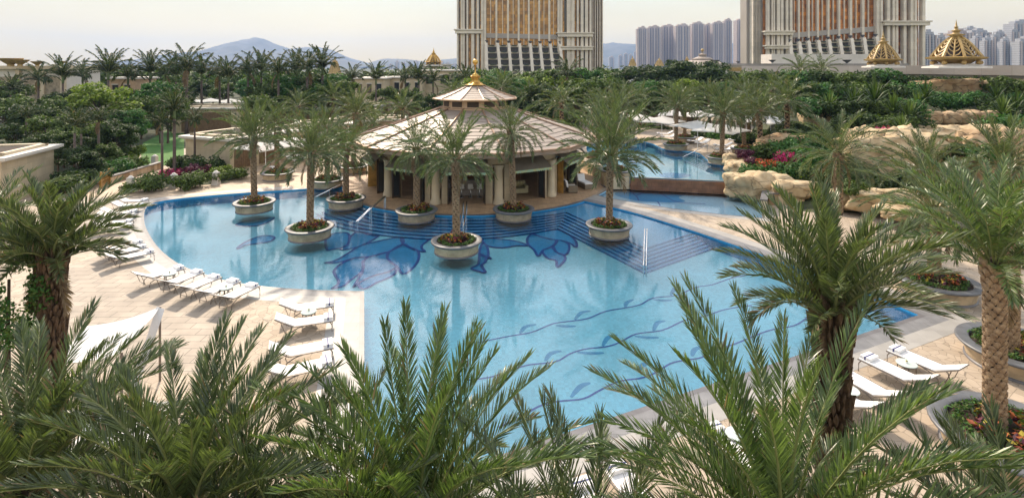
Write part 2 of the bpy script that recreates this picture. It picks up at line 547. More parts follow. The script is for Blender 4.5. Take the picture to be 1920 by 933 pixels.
def leafm(name, a, b, tr=0.2):
    return mat(name, a, 0.6, var=0, col2=b, island=True, trans=tr, spec=0.25)
M_lv = {'dark': leafm('leaf_dark', (0.014, 0.032, 0.009), (0.062, 0.10, 0.026)),
        'mid': leafm('leaf_mid', (0.030, 0.055, 0.012), (0.12, 0.175, 0.04)),
        'bright': leafm('leaf_bright', (0.07, 0.12, 0.015), (0.22, 0.28, 0.05), 0.28),
        'green': leafm('leaf_green', (0.025, 0.085, 0.018), (0.08, 0.18, 0.04))}
M_purple = leafm('leaf_purple', (0.05, 0.012, 0.03), (0.14, 0.03, 0.06))
M_pink = leafm('petal_pink', (0.42, 0.015, 0.12), (0.62, 0.06, 0.22))
M_red = leafm('petal_red', (0.42, 0.05, 0.02), (0.65, 0.14, 0.04))
M_cred = leafm('croton_red', (0.16, 0.03, 0.02), (0.42, 0.13, 0.04))
M_cyel = leafm('croton_yellow', (0.20, 0.16, 0.02), (0.42, 0.34, 0.05))
M_wflow = leafm('white_flower', (0.45, 0.45, 0.38), (0.75, 0.75, 0.70))
# ---------------------------------------------------------------- the pool terrace
CX, CY = -3.1, 45.0
WZ = -0.08
FZ = -0.66
def lathe_pts(cx, cy, r, a0, a1, n):
    return [(cx + r * math.cos(R(a0 + (a1 - a0) * i / n)), cy + r * math.sin(R(a0 + (a1 - a0) * i / n))) for i in range(n + 1)]
def smooth(pts, n=4, closed=False):
    """Catmull-Rom through pts"""
    P = [Vector((p[0], p[1])) for p in pts]
    out = []
    m = len(P)
    for i in range(m if closed else m - 1):
        a = P[(i - 1) % m] if closed or i > 0 else P[0]
        b, c = P[i], P[(i + 1) % m]
        d = P[(i + 2) % m] if closed or i + 2 < m else P[-1]
        for k in range(n):
            t = k / n
            out.append(0.5 * ((2 * b) + (c - a) * t + (2 * a - 5 * b + 4 * c - d) * t * t + (3 * b - a - 3 * c + d) * t ** 3))
    if not closed:
        out.append(P[-1])
    return [(p.x, p.y) for p in out]
def gp(lst, z):
    return [tuple(G(x, y, z)[:2]) for x, y in lst]

left_part = smooth(gp([(683, 549), (600, 547), (530, 543), (480, 538), (435, 531), (400, 522), (340, 500), (300, 470), (280, 442), (271, 420), (271, 400), (276, 390), (290, 382), (330, 375), (400, 368), (480, 362), (560, 357)], WZ), 4)[4:]
left_part = [tuple(G(683, 549, WZ)[:2])] + gp([(641, 548.3)], WZ) + left_part
ch = smooth(gp([(560, 357), (620, 352), (652, 354), (672, 366), (687, 384)], WZ), 3)[1:-1]
A0 = math.degrees(math.atan2(36.7 - CY, -10.2 - CX))
A1 = math.degrees(math.atan2(37.7 - CY, 4.5 - CX))
arc = lathe_pts(CX, CY, 11.0, A0, A1, 22)
right_part = smooth(gp([(1096, 379), (1150, 391), (1200, 404), (1290, 432), (1380, 463), (1480, 498), (1590, 537), (1722, 594)], WZ), 4)
near = [(-3.24, 11.7)]
MAIN = left_part + ch + arc + right_part + near          # clockwise seen from above
def area(p):
    return sum(p[i][0] * p[(i + 1) % len(p)][1] - p[(i + 1) % len(p)][0] * p[i][1] for i in range(len(p))) / 2
def offset(pts, d, closed=True):
    """outline moved outward by d"""
    s = 1 if area(pts) > 0 else -1
    n = len(pts)
    out = []
    for i in range(n):
        a, b, c = Vector(pts[(i - 1) % n]), Vector(pts[i]), Vector(pts[(i + 1) % n])
        t1, t2 = (b - a).normalized(), (c - b).normalized()
        n1, n2 = Vector((t1.y, -t1.x)) * s, Vector((t2.y, -t2.x)) * s
        m = n1 + n2
        if m.length < 0.1:
            m = n1
        m.normalize()
        k = max(0.45, m.dot(n1))
        out.append(tuple(b + m * d / k))
    return out
def band(mb, pts, d0, d1, z, mi, i0=0, i1=None):
    a, b = offset(pts, d0), offset(pts, d1)
    n = len(pts)
    i1 = n if i1 is None else i1
    for i in range(i0, i1):
        j = (i + 1) % n
        q = [(*a[i % n], z), (*a[j], z), (*b[j], z), (*b[i % n], z)]
        nn = (Vector(q[1]) - Vector(q[0])).cross(Vector(q[2]) - Vector(q[0]))
        if nn.z < 0:
            q.reverse()
        mb.add(q, [(0, 1, 2, 3)], mi)
SHAL = gp([(1122, 367), (1140, 357), (1152, 352), (1180, 350), (1272, 354), (1365, 359), (1400, 369), (1417, 374), (1427, 390), (1429, 410), (1360, 404), (1260, 392), (1185, 380), (1135, 371)], -0.05)
UPZ = 0.87
UPPER = smooth(gp([(1103, 290), (1100, 272), (1128, 265), (1155, 263), (1192, 264), (1225, 271), (1242, 280), (1270, 284), (1292, 285), (1312, 289), (1330, 304), (1350, 311), (1372, 316), (1362, 341)], UPZ), 2) + gp([(1181, 333), (1150, 330)], UPZ)

deck_outer = [(-62, -14), (70, -14), (70, 62), (-62, 62)]
mb = MB()
mb.poly(deck_outer, 0.0, 0, holes=[MAIN, SHAL])
struct('pool_terrace', mb, M_deck)
# far ground, beyond and below
mb = MB()
hole = [(-55, -9), (60, -9), (60, 58), (-55, 58)]
mb.poly([(-9000, -600), (9000, -600), (9000, 14000), (-9000, 14000)], -0.03, 0, holes=[hole])
struct('ground', mb, M_ground)
# coping bands of the main pool
mb = MB()
n_l = len(left_part)
n_a0 = len(left_part) + len(ch)
n_a1 = n_a0 + len(arc)
band(mb, MAIN, 0.0, 0.16, 0.006, 0, 0, n_a0 - 1)
band(mb, MAIN, 0.16, 0.62, 0.004, 1, 0, n_l)
band(mb, MAIN, 0.62, 1.25, 0.006, 2, 0, n_l - 2)
band(mb, MAIN, 0.0, 0.34, 0.006, 0, n_a0 - 1, n_a1)
band(mb, MAIN, 0.0, 0.18, 0.006, 0, n_a1, len(MAIN))
band(mb, MAIN, 0.18, 0.72, 0.004, 1, n_a1, len(MAIN))
band(mb, MAIN, 0.72, 1.35, 0.006, 2, n_a1, len(MAIN))
struct('pool_coping', mb, [M_copedk, M_cope, M_marble])
# pool shell
mb = MB()
mb.poly(MAIN, FZ, 0)
mb.wall(MAIN, FZ, 0.0, 1)
struct('pool_basin', mb, [M_floor, M_petal])
mb = MB()
mb.poly(MAIN, WZ, 0)
struct('pool_water', mb, M_water)
# smooth slab zone on the left terrace
mb = MB()
mb.poly(gp([(215, 470), (265, 462), (330, 508), (430, 545), (380, 700), (60, 700), (60, 520)], 0.0), 0.003)
mb.poly(gp([(120, 372), (245, 368), (275, 376), (252, 396), (245, 440), (200, 470), (120, 470)], 0.0), 0.003)
struct('terrace_slabs', mb, M_tile)
mb = MB()
mb.poly(gp([(120, 371), (190, 341), (300, 311), (318, 316), (232, 358), (330, 349), (470, 330), (520, 300), (640, 262), (700, 262), (690, 330), (655, 348), (560, 353), (480, 358), (330, 371), (245, 368)], 0.0), 0.005)
struct('garden_path', mb, M_path)
mb = MB()
mb.poly(gp([(-60, 372), (116, 366), (122, 362), (190, 343), (205, 345), (300, 316), (305, 300), (262, 300), (255, 250), (-60, 250)], 0.0), 0.007)
mb.poly(gp([(232, 358), (330, 350), (415, 345), (470, 326), (432, 323), (345, 312), (305, 322)], 0.0), 0.009)
struct('planting_beds', mb, M_ground)
# pavilion apron: dark warm paving disc
mb = MB()
disc = lathe_pts(CX, CY, 10.7, 0, 360, 72)[:-1]
mb.poly(disc, 0.012, 0)
struct('pavilion_apron', mb, M_pave)
# shallow pool
mb = MB()
mb.poly(SHAL, -0.24, 0)
mb.wall(SHAL, -0.24, 0.0, 0)
struct('shallow_basin', mb, M_shal)
mb = MB()
mb.poly(SHAL, -0.05, 0)
struct('shallow_water', mb, M_water)
mb = MB()
band(mb, SHAL, 0.0, 0.14, 0.008, 0)
band(mb, SHAL, 0.14, 0.7, 0.006, 1, 7, 14)
struct('shallow_coping', mb, [M_copedk, M_marble])

# underwater steps: seven treads round the pavilion turning into the chevron to the right
def zc(x, y): return (930 + x / 4.085, 370 + y / 4.085)
mbs, mbl = MB(), MB()
def ribbon(mb, pts, w, z, mi=0, closed=False, taper=False):
    P = [Vector(p) for p in pts]
    n = len(P)
    L, Rr = [], []
    for i in range(n):
        a = P[(i - 1) % n] if closed or i else P[0]
        c = P[(i + 1) % n] if closed or i < n - 1 else P[-1]
        t = (c - a)
        if t.length < 1e-6:
            t = Vector((1, 0))
        t.normalize()
        nn = Vector((-t.y, t.x))
        ww = w * (0.55 + 0.75 * math.sin(PI * (i / (n - 1)))) if taper else w
        L.append(P[i] + nn * ww / 2)
        Rr.append(P[i] - nn * ww / 2)
    vs = [(p.x, p.y, z) for p in L] + [(p.x, p.y, z) for p in Rr]
    fs = []
    for i in range(n if closed else n - 1):
        j = (i + 1) % n
        fs.append((n + i, n + j, j, i))
    mb.add(vs, fs, mi)
NS = 7
edge_back = offset(MAIN, 0.35)
for i in range(NS):
    t = (i + 0.6) / (NS - 0.4)
    z = -0.10 - (i + 1) * 0.07
    r = 11.25 + 0.40 * (i + 0.4)
    a_l = -142 + i * 0.5
    kx = 545 + (470 - 545) * t
    ky = 100 + (235 - 100) * t
    j0 = G(*zc(kx, ky), z)
    a_j = math.degrees(math.atan2(j0.y - CY, j0.x - CX))
    rj = math.hypot(j0.y - CY, j0.x - CX)
    line = []
    for k in range(25):
        u = k / 24
        a = R(a_l + (a_j - a_l) * u)
        rr = r + (rj - r) * max(0, (u - 0.6) / 0.4) ** 1.3
        line.append((CX + rr * math.cos(a), CY + rr * math.sin(a)))
    c1 = G(*zc(1150 - 12 * t, 372 + 205 * t), z)
    c2 = G(*zc(1440 + 290 * t, 278 + 85 * t), z)
    line += [tuple(c1[:2]), tuple(c2[:2])]
    back = [q for q in edge_back[n_a0:n_a1 + 14] if True][::-1]
    back = [q for q in back if q[0] < c2.x + 0.4]
    poly_ = line + [tuple((Vector(c2[:2]) + Vector((0.9, 0.5))))] + back
    mbs.poly(poly_, z, 0)
    mbs.wall(line, FZ, z, 0, closed=False)
    ribbon(mbl, line, 0.085, z + 0.006)
struct('pool_steps', mbs, M_step)
struct('step_nosings', mbl, M_line)

# mosaic flowers on the pool floor
def za(x, y): return (430 + x / 4.8, 380 + y / 4.8)
def zb(x, y): return (800 + x / 6.4, 380 + y / 6.4)
def z3(x, y): return (960 + x / 4, 460 + y / 4)
def z7(x, y): return (960 + x / 4, 260 + y / 4)
def z9(x, y): return (960 + x / 3.888, 693 + y / 3.888)
def z4(x, y): return (1440 + x / 4, 460 + y / 4)
PET = [
 (za, [(1560, 375), (1440, 445), (1420, 490), (1450, 535), (1510, 580), (1565, 645), (1640, 600), (1690, 540), (1708, 480), (1690, 430), (1620, 400)]),
 (za, [(860, 543), (960, 520), (1080, 450), (1180, 390), (1330, 350), (1450, 325), (1550, 315), (1560, 375), (1440, 440), (1300, 480), (1130, 500), (980, 540)]),
 (za, [(1180, 635), (1210, 580), (1200, 530), (1240, 495), (1130, 500), (1010, 550), (945, 610), (950, 650), (980, 700), (975, 740), (925, 775), (1030, 750), (1090, 700)]),
 (za, [(1240, 495), (1300, 480), (1430, 445), (1420, 490), (1450, 535), (1505, 580), (1430, 625), (1300, 660), (1190, 710), (1120, 765), (1160, 690), (1200, 620), (1205, 540)]),
 (za, [(1190, 710), (1300, 660), (1430, 625), (1500, 590), (1490, 640), (1430, 680), (1330, 720), (1240, 770), (1190, 775), (1160, 740)]),
 (za, [(1550, 322), (1650, 318), (1790, 312), (1790, 340), (1740, 380), (1730, 410), (1760, 445), (1680, 430), (1600, 395), (1560, 370)]),
 (za, [(1160, 262), (1250, 290), (1340, 305), (1330, 312), (1230, 370), (1120, 410), (1000, 425), (1070, 370), (1090, 310)]),
 (za, [(880, 425), (940, 420), (1050, 395), (1080, 330), (1060, 275), (940, 280), (870, 330)]),
 (za, [(75, 420), (150, 385), (250, 370), (370, 350), (400, 310), (300, 300), (180, 340), (95, 390)]),
 (za, [(60, 205), (160, 165), (400, 135), (300, 200), (160, 215)]),
 (zb, [(1270, 375), (1210, 430), (1215, 500), (1290, 570), (1340, 650), (1390, 580), (1470, 545), (1540, 500), (1560, 455), (1420, 430), (1330, 400)]),
 (zb, [(1270, 375), (1330, 400), (1460, 435), (1620, 460), (1720, 490), (1790, 540), (1795, 480), (1740, 410), (1640, 355), (1560, 330), (1400, 345)]),
 (zb, [(1560, 455), (1640, 465), (1700, 500), (1710, 560), (1680, 620), (1610, 625), (1540, 580), (1515, 540), (1545, 500)]),
 (zb, [(1390, 585), (1480, 545), (1520, 540), (1560, 600), (1640, 630), (1660, 690), (1570, 780), (1550, 700), (1450, 670)]),
 (zb, [(670, 425), (850, 440), (1000, 455), (1120, 480), (1210, 520), (1080, 520), (900, 545), (760, 530), (690, 490)]),
 (zb, [(670, 490), (720, 530), (740, 600), (740, 650), (770, 680), (690, 650), (630, 625)]),
 (zb, [(640, 625), (710, 660), (700, 720), (660, 760), (705, 845), (620, 825), (540, 795), (620, 740)]),
]
mf, ml = MB(), MB()
for k, (fn, pts) in enumerate(PET):
    w = smooth(gp([fn(*p) for p in pts], FZ), 4, closed=True)
    mf.poly(w, FZ + 0.004 + 0.0012 * k)
    ribbon(ml, w, 0.145, FZ + 0.028 + 0.0009 * k, closed=True)
struct('mosaic_petals', mf, M_petal)
struct('mosaic_outlines', ml, M_line)
mw, mk = MB(), MB()
for pts in ([z3(*p) for p in [(-260, 730), (-120, 700), (0, 677), (150, 650), (300, 590), (400, 572), (560, 550), (700, 495), (850, 468), (960, 445), (1060, 395), (1230, 375), (1380, 315), (1500, 295), (1650, 245), (1790, 215)]],
            [z3(*p) for p in [(-330, 1010), (-150, 985), (0, 932), (130, 895), (330, 870), (440, 810), (560, 775), (700, 760), (800, 730), (930, 665), (1130, 635), (1300, 560), (1450, 530), (1600, 480), (1800, 450)]],
            [z9(*p) for p in [(-100, 420), (50, 350), (200, 265), (340, 230), (520, 210), (640, 150), (780, 85), (940, 60), (1040, 25)]] + [z3(*p) for p in [(1190, 885), (1300, 860), (1420, 840), (1520, 790), (1680, 735)]] + [z4(*p) for p in [(0, 640), (200, 600), (310, 535), (420, 515)]]):
    ribbon(mw, smooth(gp(pts, FZ), 5), 0.075, FZ + 0.010)
struct('mosaic_wave_lines', mw, M_line)
for pts in [[(60, 660), (100, 610), (180, 592)], [(470, 558), (520, 505), (590, 490)], [(330, 600), (400, 606), (480, 605)], [(850, 465), (860, 430), (910, 405)], [(1060, 405), (1130, 412), (1200, 410)], [(1190, 375), (1220, 325), (1260, 315)], [(250, 865), (290, 810), (370, 790)], [(490, 800), (590, 808), (690, 805)], [(680, 755), (720, 690), (790, 670)], [(920, 680), (1010, 690), (1100, 690)], [(1060, 640), (1090, 580), (1150, 565)], [(960, 930), (990, 890), (1040, 880)], [(1350, 830), (1370, 780), (1430, 755)], [(1440, 520), (1460, 480), (1500, 465)]]:
    ribbon(mk, smooth(gp([z3(*p) for p in pts], FZ), 5), 0.15, FZ + 0.006, taper=True)
for pts in [[(430, 200), (500, 120), (570, 95)], [(720, 120), (820, 130), (920, 120)]]:
    ribbon(mk, smooth(gp([z9(*p) for p in pts], FZ), 5), 0.15, FZ + 0.006, taper=True)
struct('mosaic_leaf_marks', mk, M_leafmk)
mq, mr_ = MB(), MB()
w = smooth(gp([z7(*p) for p in [(770, 410), (860, 380), (960, 378), (1100, 385), (1300, 410), (1250, 440), (1300, 470), (1200, 480), (1100, 475), (960, 468), (820, 440)]], -0.24), 4, closed=True)
mq.poly(w, -0.236)
struct('shallow_mosaic_petal', mq, M_petal)
for pts in ([(755, 395), (850, 378), (930, 430), (950, 465)], [(960, 372), (990, 395), (930, 430)], [(1060, 378), (1250, 405), (1400, 415), (1330, 390)], [(1100, 400), (1200, 460), (1280, 480), (1450, 490)], [(1090, 470), (1110, 500), (1100, 505)]):
    ribbon(mr_, smooth(gp([z7(*p) for p in pts], -0.24), 5), 0.10, -0.230)
struct('shallow_mosaic_lines', mr_, M_line)

# raised upper terrace and its pool
mb = MB()
up_out = gp([(1086, 300), (1181, 333)], UPZ)
UPO = [tuple(G(1092, 290, 0.95)[:2]), tuple(G(1150, 331, UPZ)[:2]), tuple(G(1181, 333.5, UPZ)[:2]), tuple(G(1363, 341.5, UPZ)[:2]), tuple(G(1385, 330, .95)[:2]), tuple(G(1440, 300, .95)[:2]), (44, 90), (-2, 90), (6.5, 62)]
mb.poly(UPO, 0.95, 0, holes=[UPPER[:-2] + gp([(1181, 334.2), (1150, 331.6)], UPZ)] if False else [])
# (the terrace is cut by its pool: build as a ring between the outline and the pool)
mb = MB()
pool_in = UPPER
mb.poly([tuple(G(1090, 296, 0.95)[:2]), tuple(G(1148, 332, 0.95)[:2])] + [tuple(Vector(p) + Vector((0, -0.12))) for p in (UPPER[-1], UPPER[-2])] + [tuple(Vector(UPPER[-3]) + Vector((0.12, -0.12))), tuple(G(1392, 345, 0.9)[:2]), tuple(G(1440, 310, .95)[:2]), (46, 92), (-4, 92), (6.0, 58)], 0.95, 0, holes=[pool_in])
struct('upper_terrace', mb, M_deck)
mb = MB()
mb.poly(UPPER, UPZ - 0.45, 0)
mb.wall(UPPER, UPZ - 0.45, 0.95, 1)
struct('upper_basin', mb, [M_floor, M_step])
mb = MB()
a, b = Vector(UPPER[-2]), Vector(UPPER[-3])
mb.poly(UPPER, UPZ, 0)
struct('upper_water', mb, M_water)
mb = MB()
for pts in ([(800, 40), (930, 60), (1040, 45), (960, 100), (850, 110)], [(800, 140), (950, 130), (1040, 160), (960, 190), (860, 180)], [(1100, 270), (1200, 255), (1340, 270), (1300, 290), (1180, 300)], [(1060, 90), (1200, 110), (1290, 150), (1200, 150)]):
    mb.poly(smooth(gp([z7(*p) for p in pts], UPZ - 0.45), 4, closed=True), UPZ - 0.444)
struct('upper_mosaic', mb, M_petal)
for i in range(4):
    pass
# steps at the far bank of the upper pool
mb = MB()
for i in range(5):
    a = gp([(1235 + i * -6, 279 + i * 2.5), (1290 - i * 2, 291 + i * 2.5), (1345 - i * 2, 316 + i * 2.0)], UPZ - 0.35)
    ribbon(mb, a, 0.10, UPZ - 0.43 + 0.002 * i)
struct('upper_step_lines', mb, M_line)
# weir wall
a, b = Vector(UPPER[-2]), Vector(UPPER[-3])      # UPPER[-2] is the left end of the weir, [-3] the right end
mb = MB()
c = (a + b) / 2
L = (b - a).length
ang = math.atan2(b.y - a.y, b.x - a.x)
mb.box((c.x, c.y - 0.13, 0.42), (L, 0.24, 0.88), ang)
tag(mb.build('weir_wall', M_weir), 'low brown tiled weir wall holding back the upper pool', 'wall')
mb = MB()
pts = [tuple(G(1090, 296, 0.95)[:2]), tuple(G(1148, 332, 0.95)[:2]), tuple(a + Vector((-0.05, -0.1)))]
mb.wall(pts, 0.0, 0.949, closed=False)
struct('terrace_side', mb, M_creamp)
# lawn
mb = MB()
mb.poly(gp([(262, 312), (345, 309), (345, 250), (520, 244), (470, 232), (330, 236), (268, 268)], 0.02), 0.02)
struct('lawn', mb, M_lawn)

# ---------------------------------------------------------------- rising rock garden on the right
def zt(X, Y):
    if Y < 1: return 0.0
    u = X / Y
    u0 = 0.505 if Y < 37.5 else (0.505 + (0.43 - 0.505) * min(1, (Y - 37.5) / 4))
    s = min(1, max(0, (u - u0) / 0.10))
    s = s * s * (3 - 2 * s)
    r = max(0.0, (Y - 34.5)) * 0.185
    r = min(r, 7.6)
    return s * r
mb = MB()
nx, ny = 60, 50
vs = []
rng = random.Random(5)
for j in range(ny + 1):
    Y = 30 + 75 * j / ny
    for i in range(nx + 1):
        u = 0.38 + 0.85 * i / nx
        X = u * Y
        z = zt(X, Y)
        vs.append((X, Y, z + (rng.uniform(-0.06, 0.06) if z > 0.2 else -0.04)))
fs = []
for j in range(ny):
    for i in range(nx):
        q = j * (nx + 1) + i
        if vs[q][2] > 0.03 or vs[q + nx + 2][2] > 0.03:
            fs.append((q, q + 1, q + nx + 2, q + nx + 1))
mb.add(vs, fs)
struct('garden_slope', mb, M_ground, smooth=True)

def rock_mesh(name, seed, sx, sy, sz, n=44, rough=0.17, mat_=None, freq=1.1):
    from mathutils import noise
    bm_v, fs = [], []
    rings = n // 2
    off = Vector((seed * 7.3, seed * 3.1, seed * 1.7))
    for j in range(rings + 1):
        ph = PI * j / rings
        for i in range(n):
            th = 2 * PI * i / n
            d = Vector((math.sin(ph) * math.cos(th), math.sin(ph) * math.sin(th), math.cos(ph)))
            b = Vector((math.copysign(abs(d.x) ** 0.7, d.x), math.copysign(abs(d.y) ** 0.7, d.y), math.copysign(abs(d.z) ** 0.65, d.z)))
            p = Vector((b.x * sx, b.y * sy, b.z * sz))
            q = p * freq + off
            k = 1 + rough * noise.noise(q) * 2 + rough * 0.7 * noise.noise(q * 2.3) + rough * 0.35 * noise.noise(q * 5)
            bm_v.append(tuple(p * k))
    for j in range(rings):
        for i in range(n):
            a_, b_ = j * n + i, j * n + (i + 1) % n
            fs.append((a_, b_, b_ + n, a_ + n)[::-1])
    m = MB()
    m.add(bm_v, fs)
    return m.mesh(name, mat_ or M_rock, smooth=True)
def rock(px, py, d, w, h, dep, seed, label, rz=0.0, mt=None, cat='boulder', n=44, freq=1.1):
    """a rock whose middle shows at px,py at distance d, w wide and h high in metres"""
    c = D(px, py, d)
    o = ob('boulder' if cat == 'boulder' else 'rock_wall', rock_mesh('rock', seed, w / 2, dep / 2, h / 2, n, mat_=mt, freq=freq), loc=c)
    o.rotation_euler = (0, 0, rz)
    return tag(o, label, cat)
rock(1422, 348, 38.6, 4.2, 1.9, 2.4, 1, 'big rounded tan boulder where the weir meets the shallow pool')
rock(1385, 317, 42.5, 2.0, 1.3, 2.6, 2, 'pale rock at the right tip of the upper pool')
rock(1376, 300, 45.5, 1.8, 1.2, 1.4, 3, 'small knobbly rock beside the planter at the pool tip')
rock(1492, 355, 37.5, 4.2, 1.2, 1.6, 4, 'long low tan rock behind the square flower bed', 0.15)
rock(1600, 373, 35.5, 4.6, 1.3, 1.8, 5, 'tan rock behind the flower bed wall, at the foot of the date palm', 0.1)
rock(1680, 378, 34.0, 5.6, 1.4, 2.2, 6, 'broad flat golden rock below the dark hedge', -0.1)
rock(1730, 398, 32.0, 5.0, 0.9, 2.0, 7, 'pale flat rock nearest the terrace edge below the golden rock')
rock(1475, 277, 47, 5.6, 2.3, 2.6, 8, 'tan rock behind the row of palms on the right bank', 0.1, M_rockb)
rock(1665, 300, 41, 7.6, 4.6, 4.0, 9, 'huge golden rock face behind the arching palm fronds', 0.0)
rock(1530, 228, 54, 3.0, 3.0, 2.4, 10, 'pale rock standing upright behind the date palm crown')
rock(1800, 260, 46, 9.0, 2.2, 4.0, 11, 'pale rock ledge under the middle rock wall', 0.0)
rock(1880, 300, 40, 7.0, 4.2, 3.0, 12, 'rock face at the right edge behind the palm crowns', 0.0, M_rockb)
rock(1905, 430, 27, 3.0, 2.2, 2.0, 13, 'golden rock at the far right edge between palm fronds')
rock(1745, 270, 45, 4.5, 1.2, 2.6, 17, 'pale ledge rock left of the middle rock wall')
rock(1790, 167, 64, 12.0, 2.3, 2.0, 14, 'top rough stone retaining wall of the rock garden', 0, M_rockb, 'rock wall', 44, 0.7)
for i, px in enumerate((1742, 1778, 1816, 1852)):
    rock(px, 223, 53, 2.3, 1.7, 1.6, 20 + i, ORD[i] + ' block from the left in the middle row of squared tan rocks', 0, M_rockb, 'boulder', 30)

# ---------------------------------------------------------------- hills and haze
from mathutils import noise as NZ
def ridge(name, sil, d, depth, mt, seed=0, base=-2):
    xs = [p[0] for p in sil]
    mb = MB()
    n, m = 90, 14
    vs = []
    for i in range(n + 1):
        px = xs[0] + (xs[-1] - xs[0]) * i / n
        py = float(np.interp(px, xs, [p[1] for p in sil]))
        top = H - (py - HY) / F * d
        X = (px - 960) / F * d
        for j in range(m + 1):
            v = j / m * 2 - 1
            k = (1 - abs(v)) ** 0.8
            Y = d + v * depth
            q = Vector((X * 0.004, Y * 0.004, seed))
            zz = base + (top - base) * k + (NZ.noise(q) * 0.24 + NZ.noise(q * 3) * 0.12 + NZ.noise(q * 8) * 0.05) * (top - base) * (1 - k ** 3)
            if v == 0:
                zz += NZ.noise(q * 9) * 0.03 * (top - base)
            vs.append((X, Y, zz))
    fs = []
    for i in range(n):
        for j in range(m):
            a_ = i * (m + 1) + j
            fs.append((a_, a_ + m + 1, a_ + m + 2, a_ + 1))
    mb.add(vs, fs)
    return struct(name, mb, mt, smooth=True)
M_hill = mat('hill_scrub', (0.03, 0.042, 0.025), 0.95, var=0, col2=(0.10, 0.095, 0.07), scale=0.009, detail=8, bump=0.4, bscale=0.03)
ridge('far_hills', [(290, 125), (310, 110), (340, 99), (370, 97), (400, 89), (440, 78), (462, 74), (480, 70), (497, 74), (520, 84), (545, 92), (570, 89), (590, 88), (620, 93), (650, 107), (672, 117), (690, 124)], 4200, 900, M_hill, 1.3)
ridge('middle_hills', [(330, 124), (360, 112), (400, 104), (440, 98), (480, 92), (520, 98), (560, 97), (600, 110), (640, 112), (680, 120), (700, 124)], 3300, 420, M_hill, 2.9)
ridge('coastal_hills', [(670, 125), (690, 124), (705, 114), (720, 110), (760, 111), (800, 116), (830, 112), (870, 108)], 3800, 600, M_hill, 4.1)
ridge('right_hills', [(1080, 100), (1120, 84), (1150, 80), (1170, 82), (1200, 83), (1240, 92), (1300, 90), (1350, 84), (1371, 80), (1400, 92), (1450, 100)], 4600, 900, M_hill, 6.1)

hb = MB()
hb.box((0, 2900, 160), (9000, 6400, 323.4))
ho = hb.build('haze', [])
hm_ = bpy.data.materials.new('haze')
hm_.use_nodes = True
t = hm_.node_tree
t.nodes.clear()
o_ = N(t, 'ShaderNodeOutputMaterial')
pv = N(t, 'ShaderNodeVolumePrincipled')
pv.inputs['Color'].default_value = (0.36, 0.54, 0.92, 1)
pv.inputs['Density'].default_value = 0.00014
pv.inputs['Anisotropy'].default_value = 0.25
link(t, pv.outputs[0], o_.inputs['Volume'])
ho.data.materials.append(hm_)
tag(ho, kind='stuff')
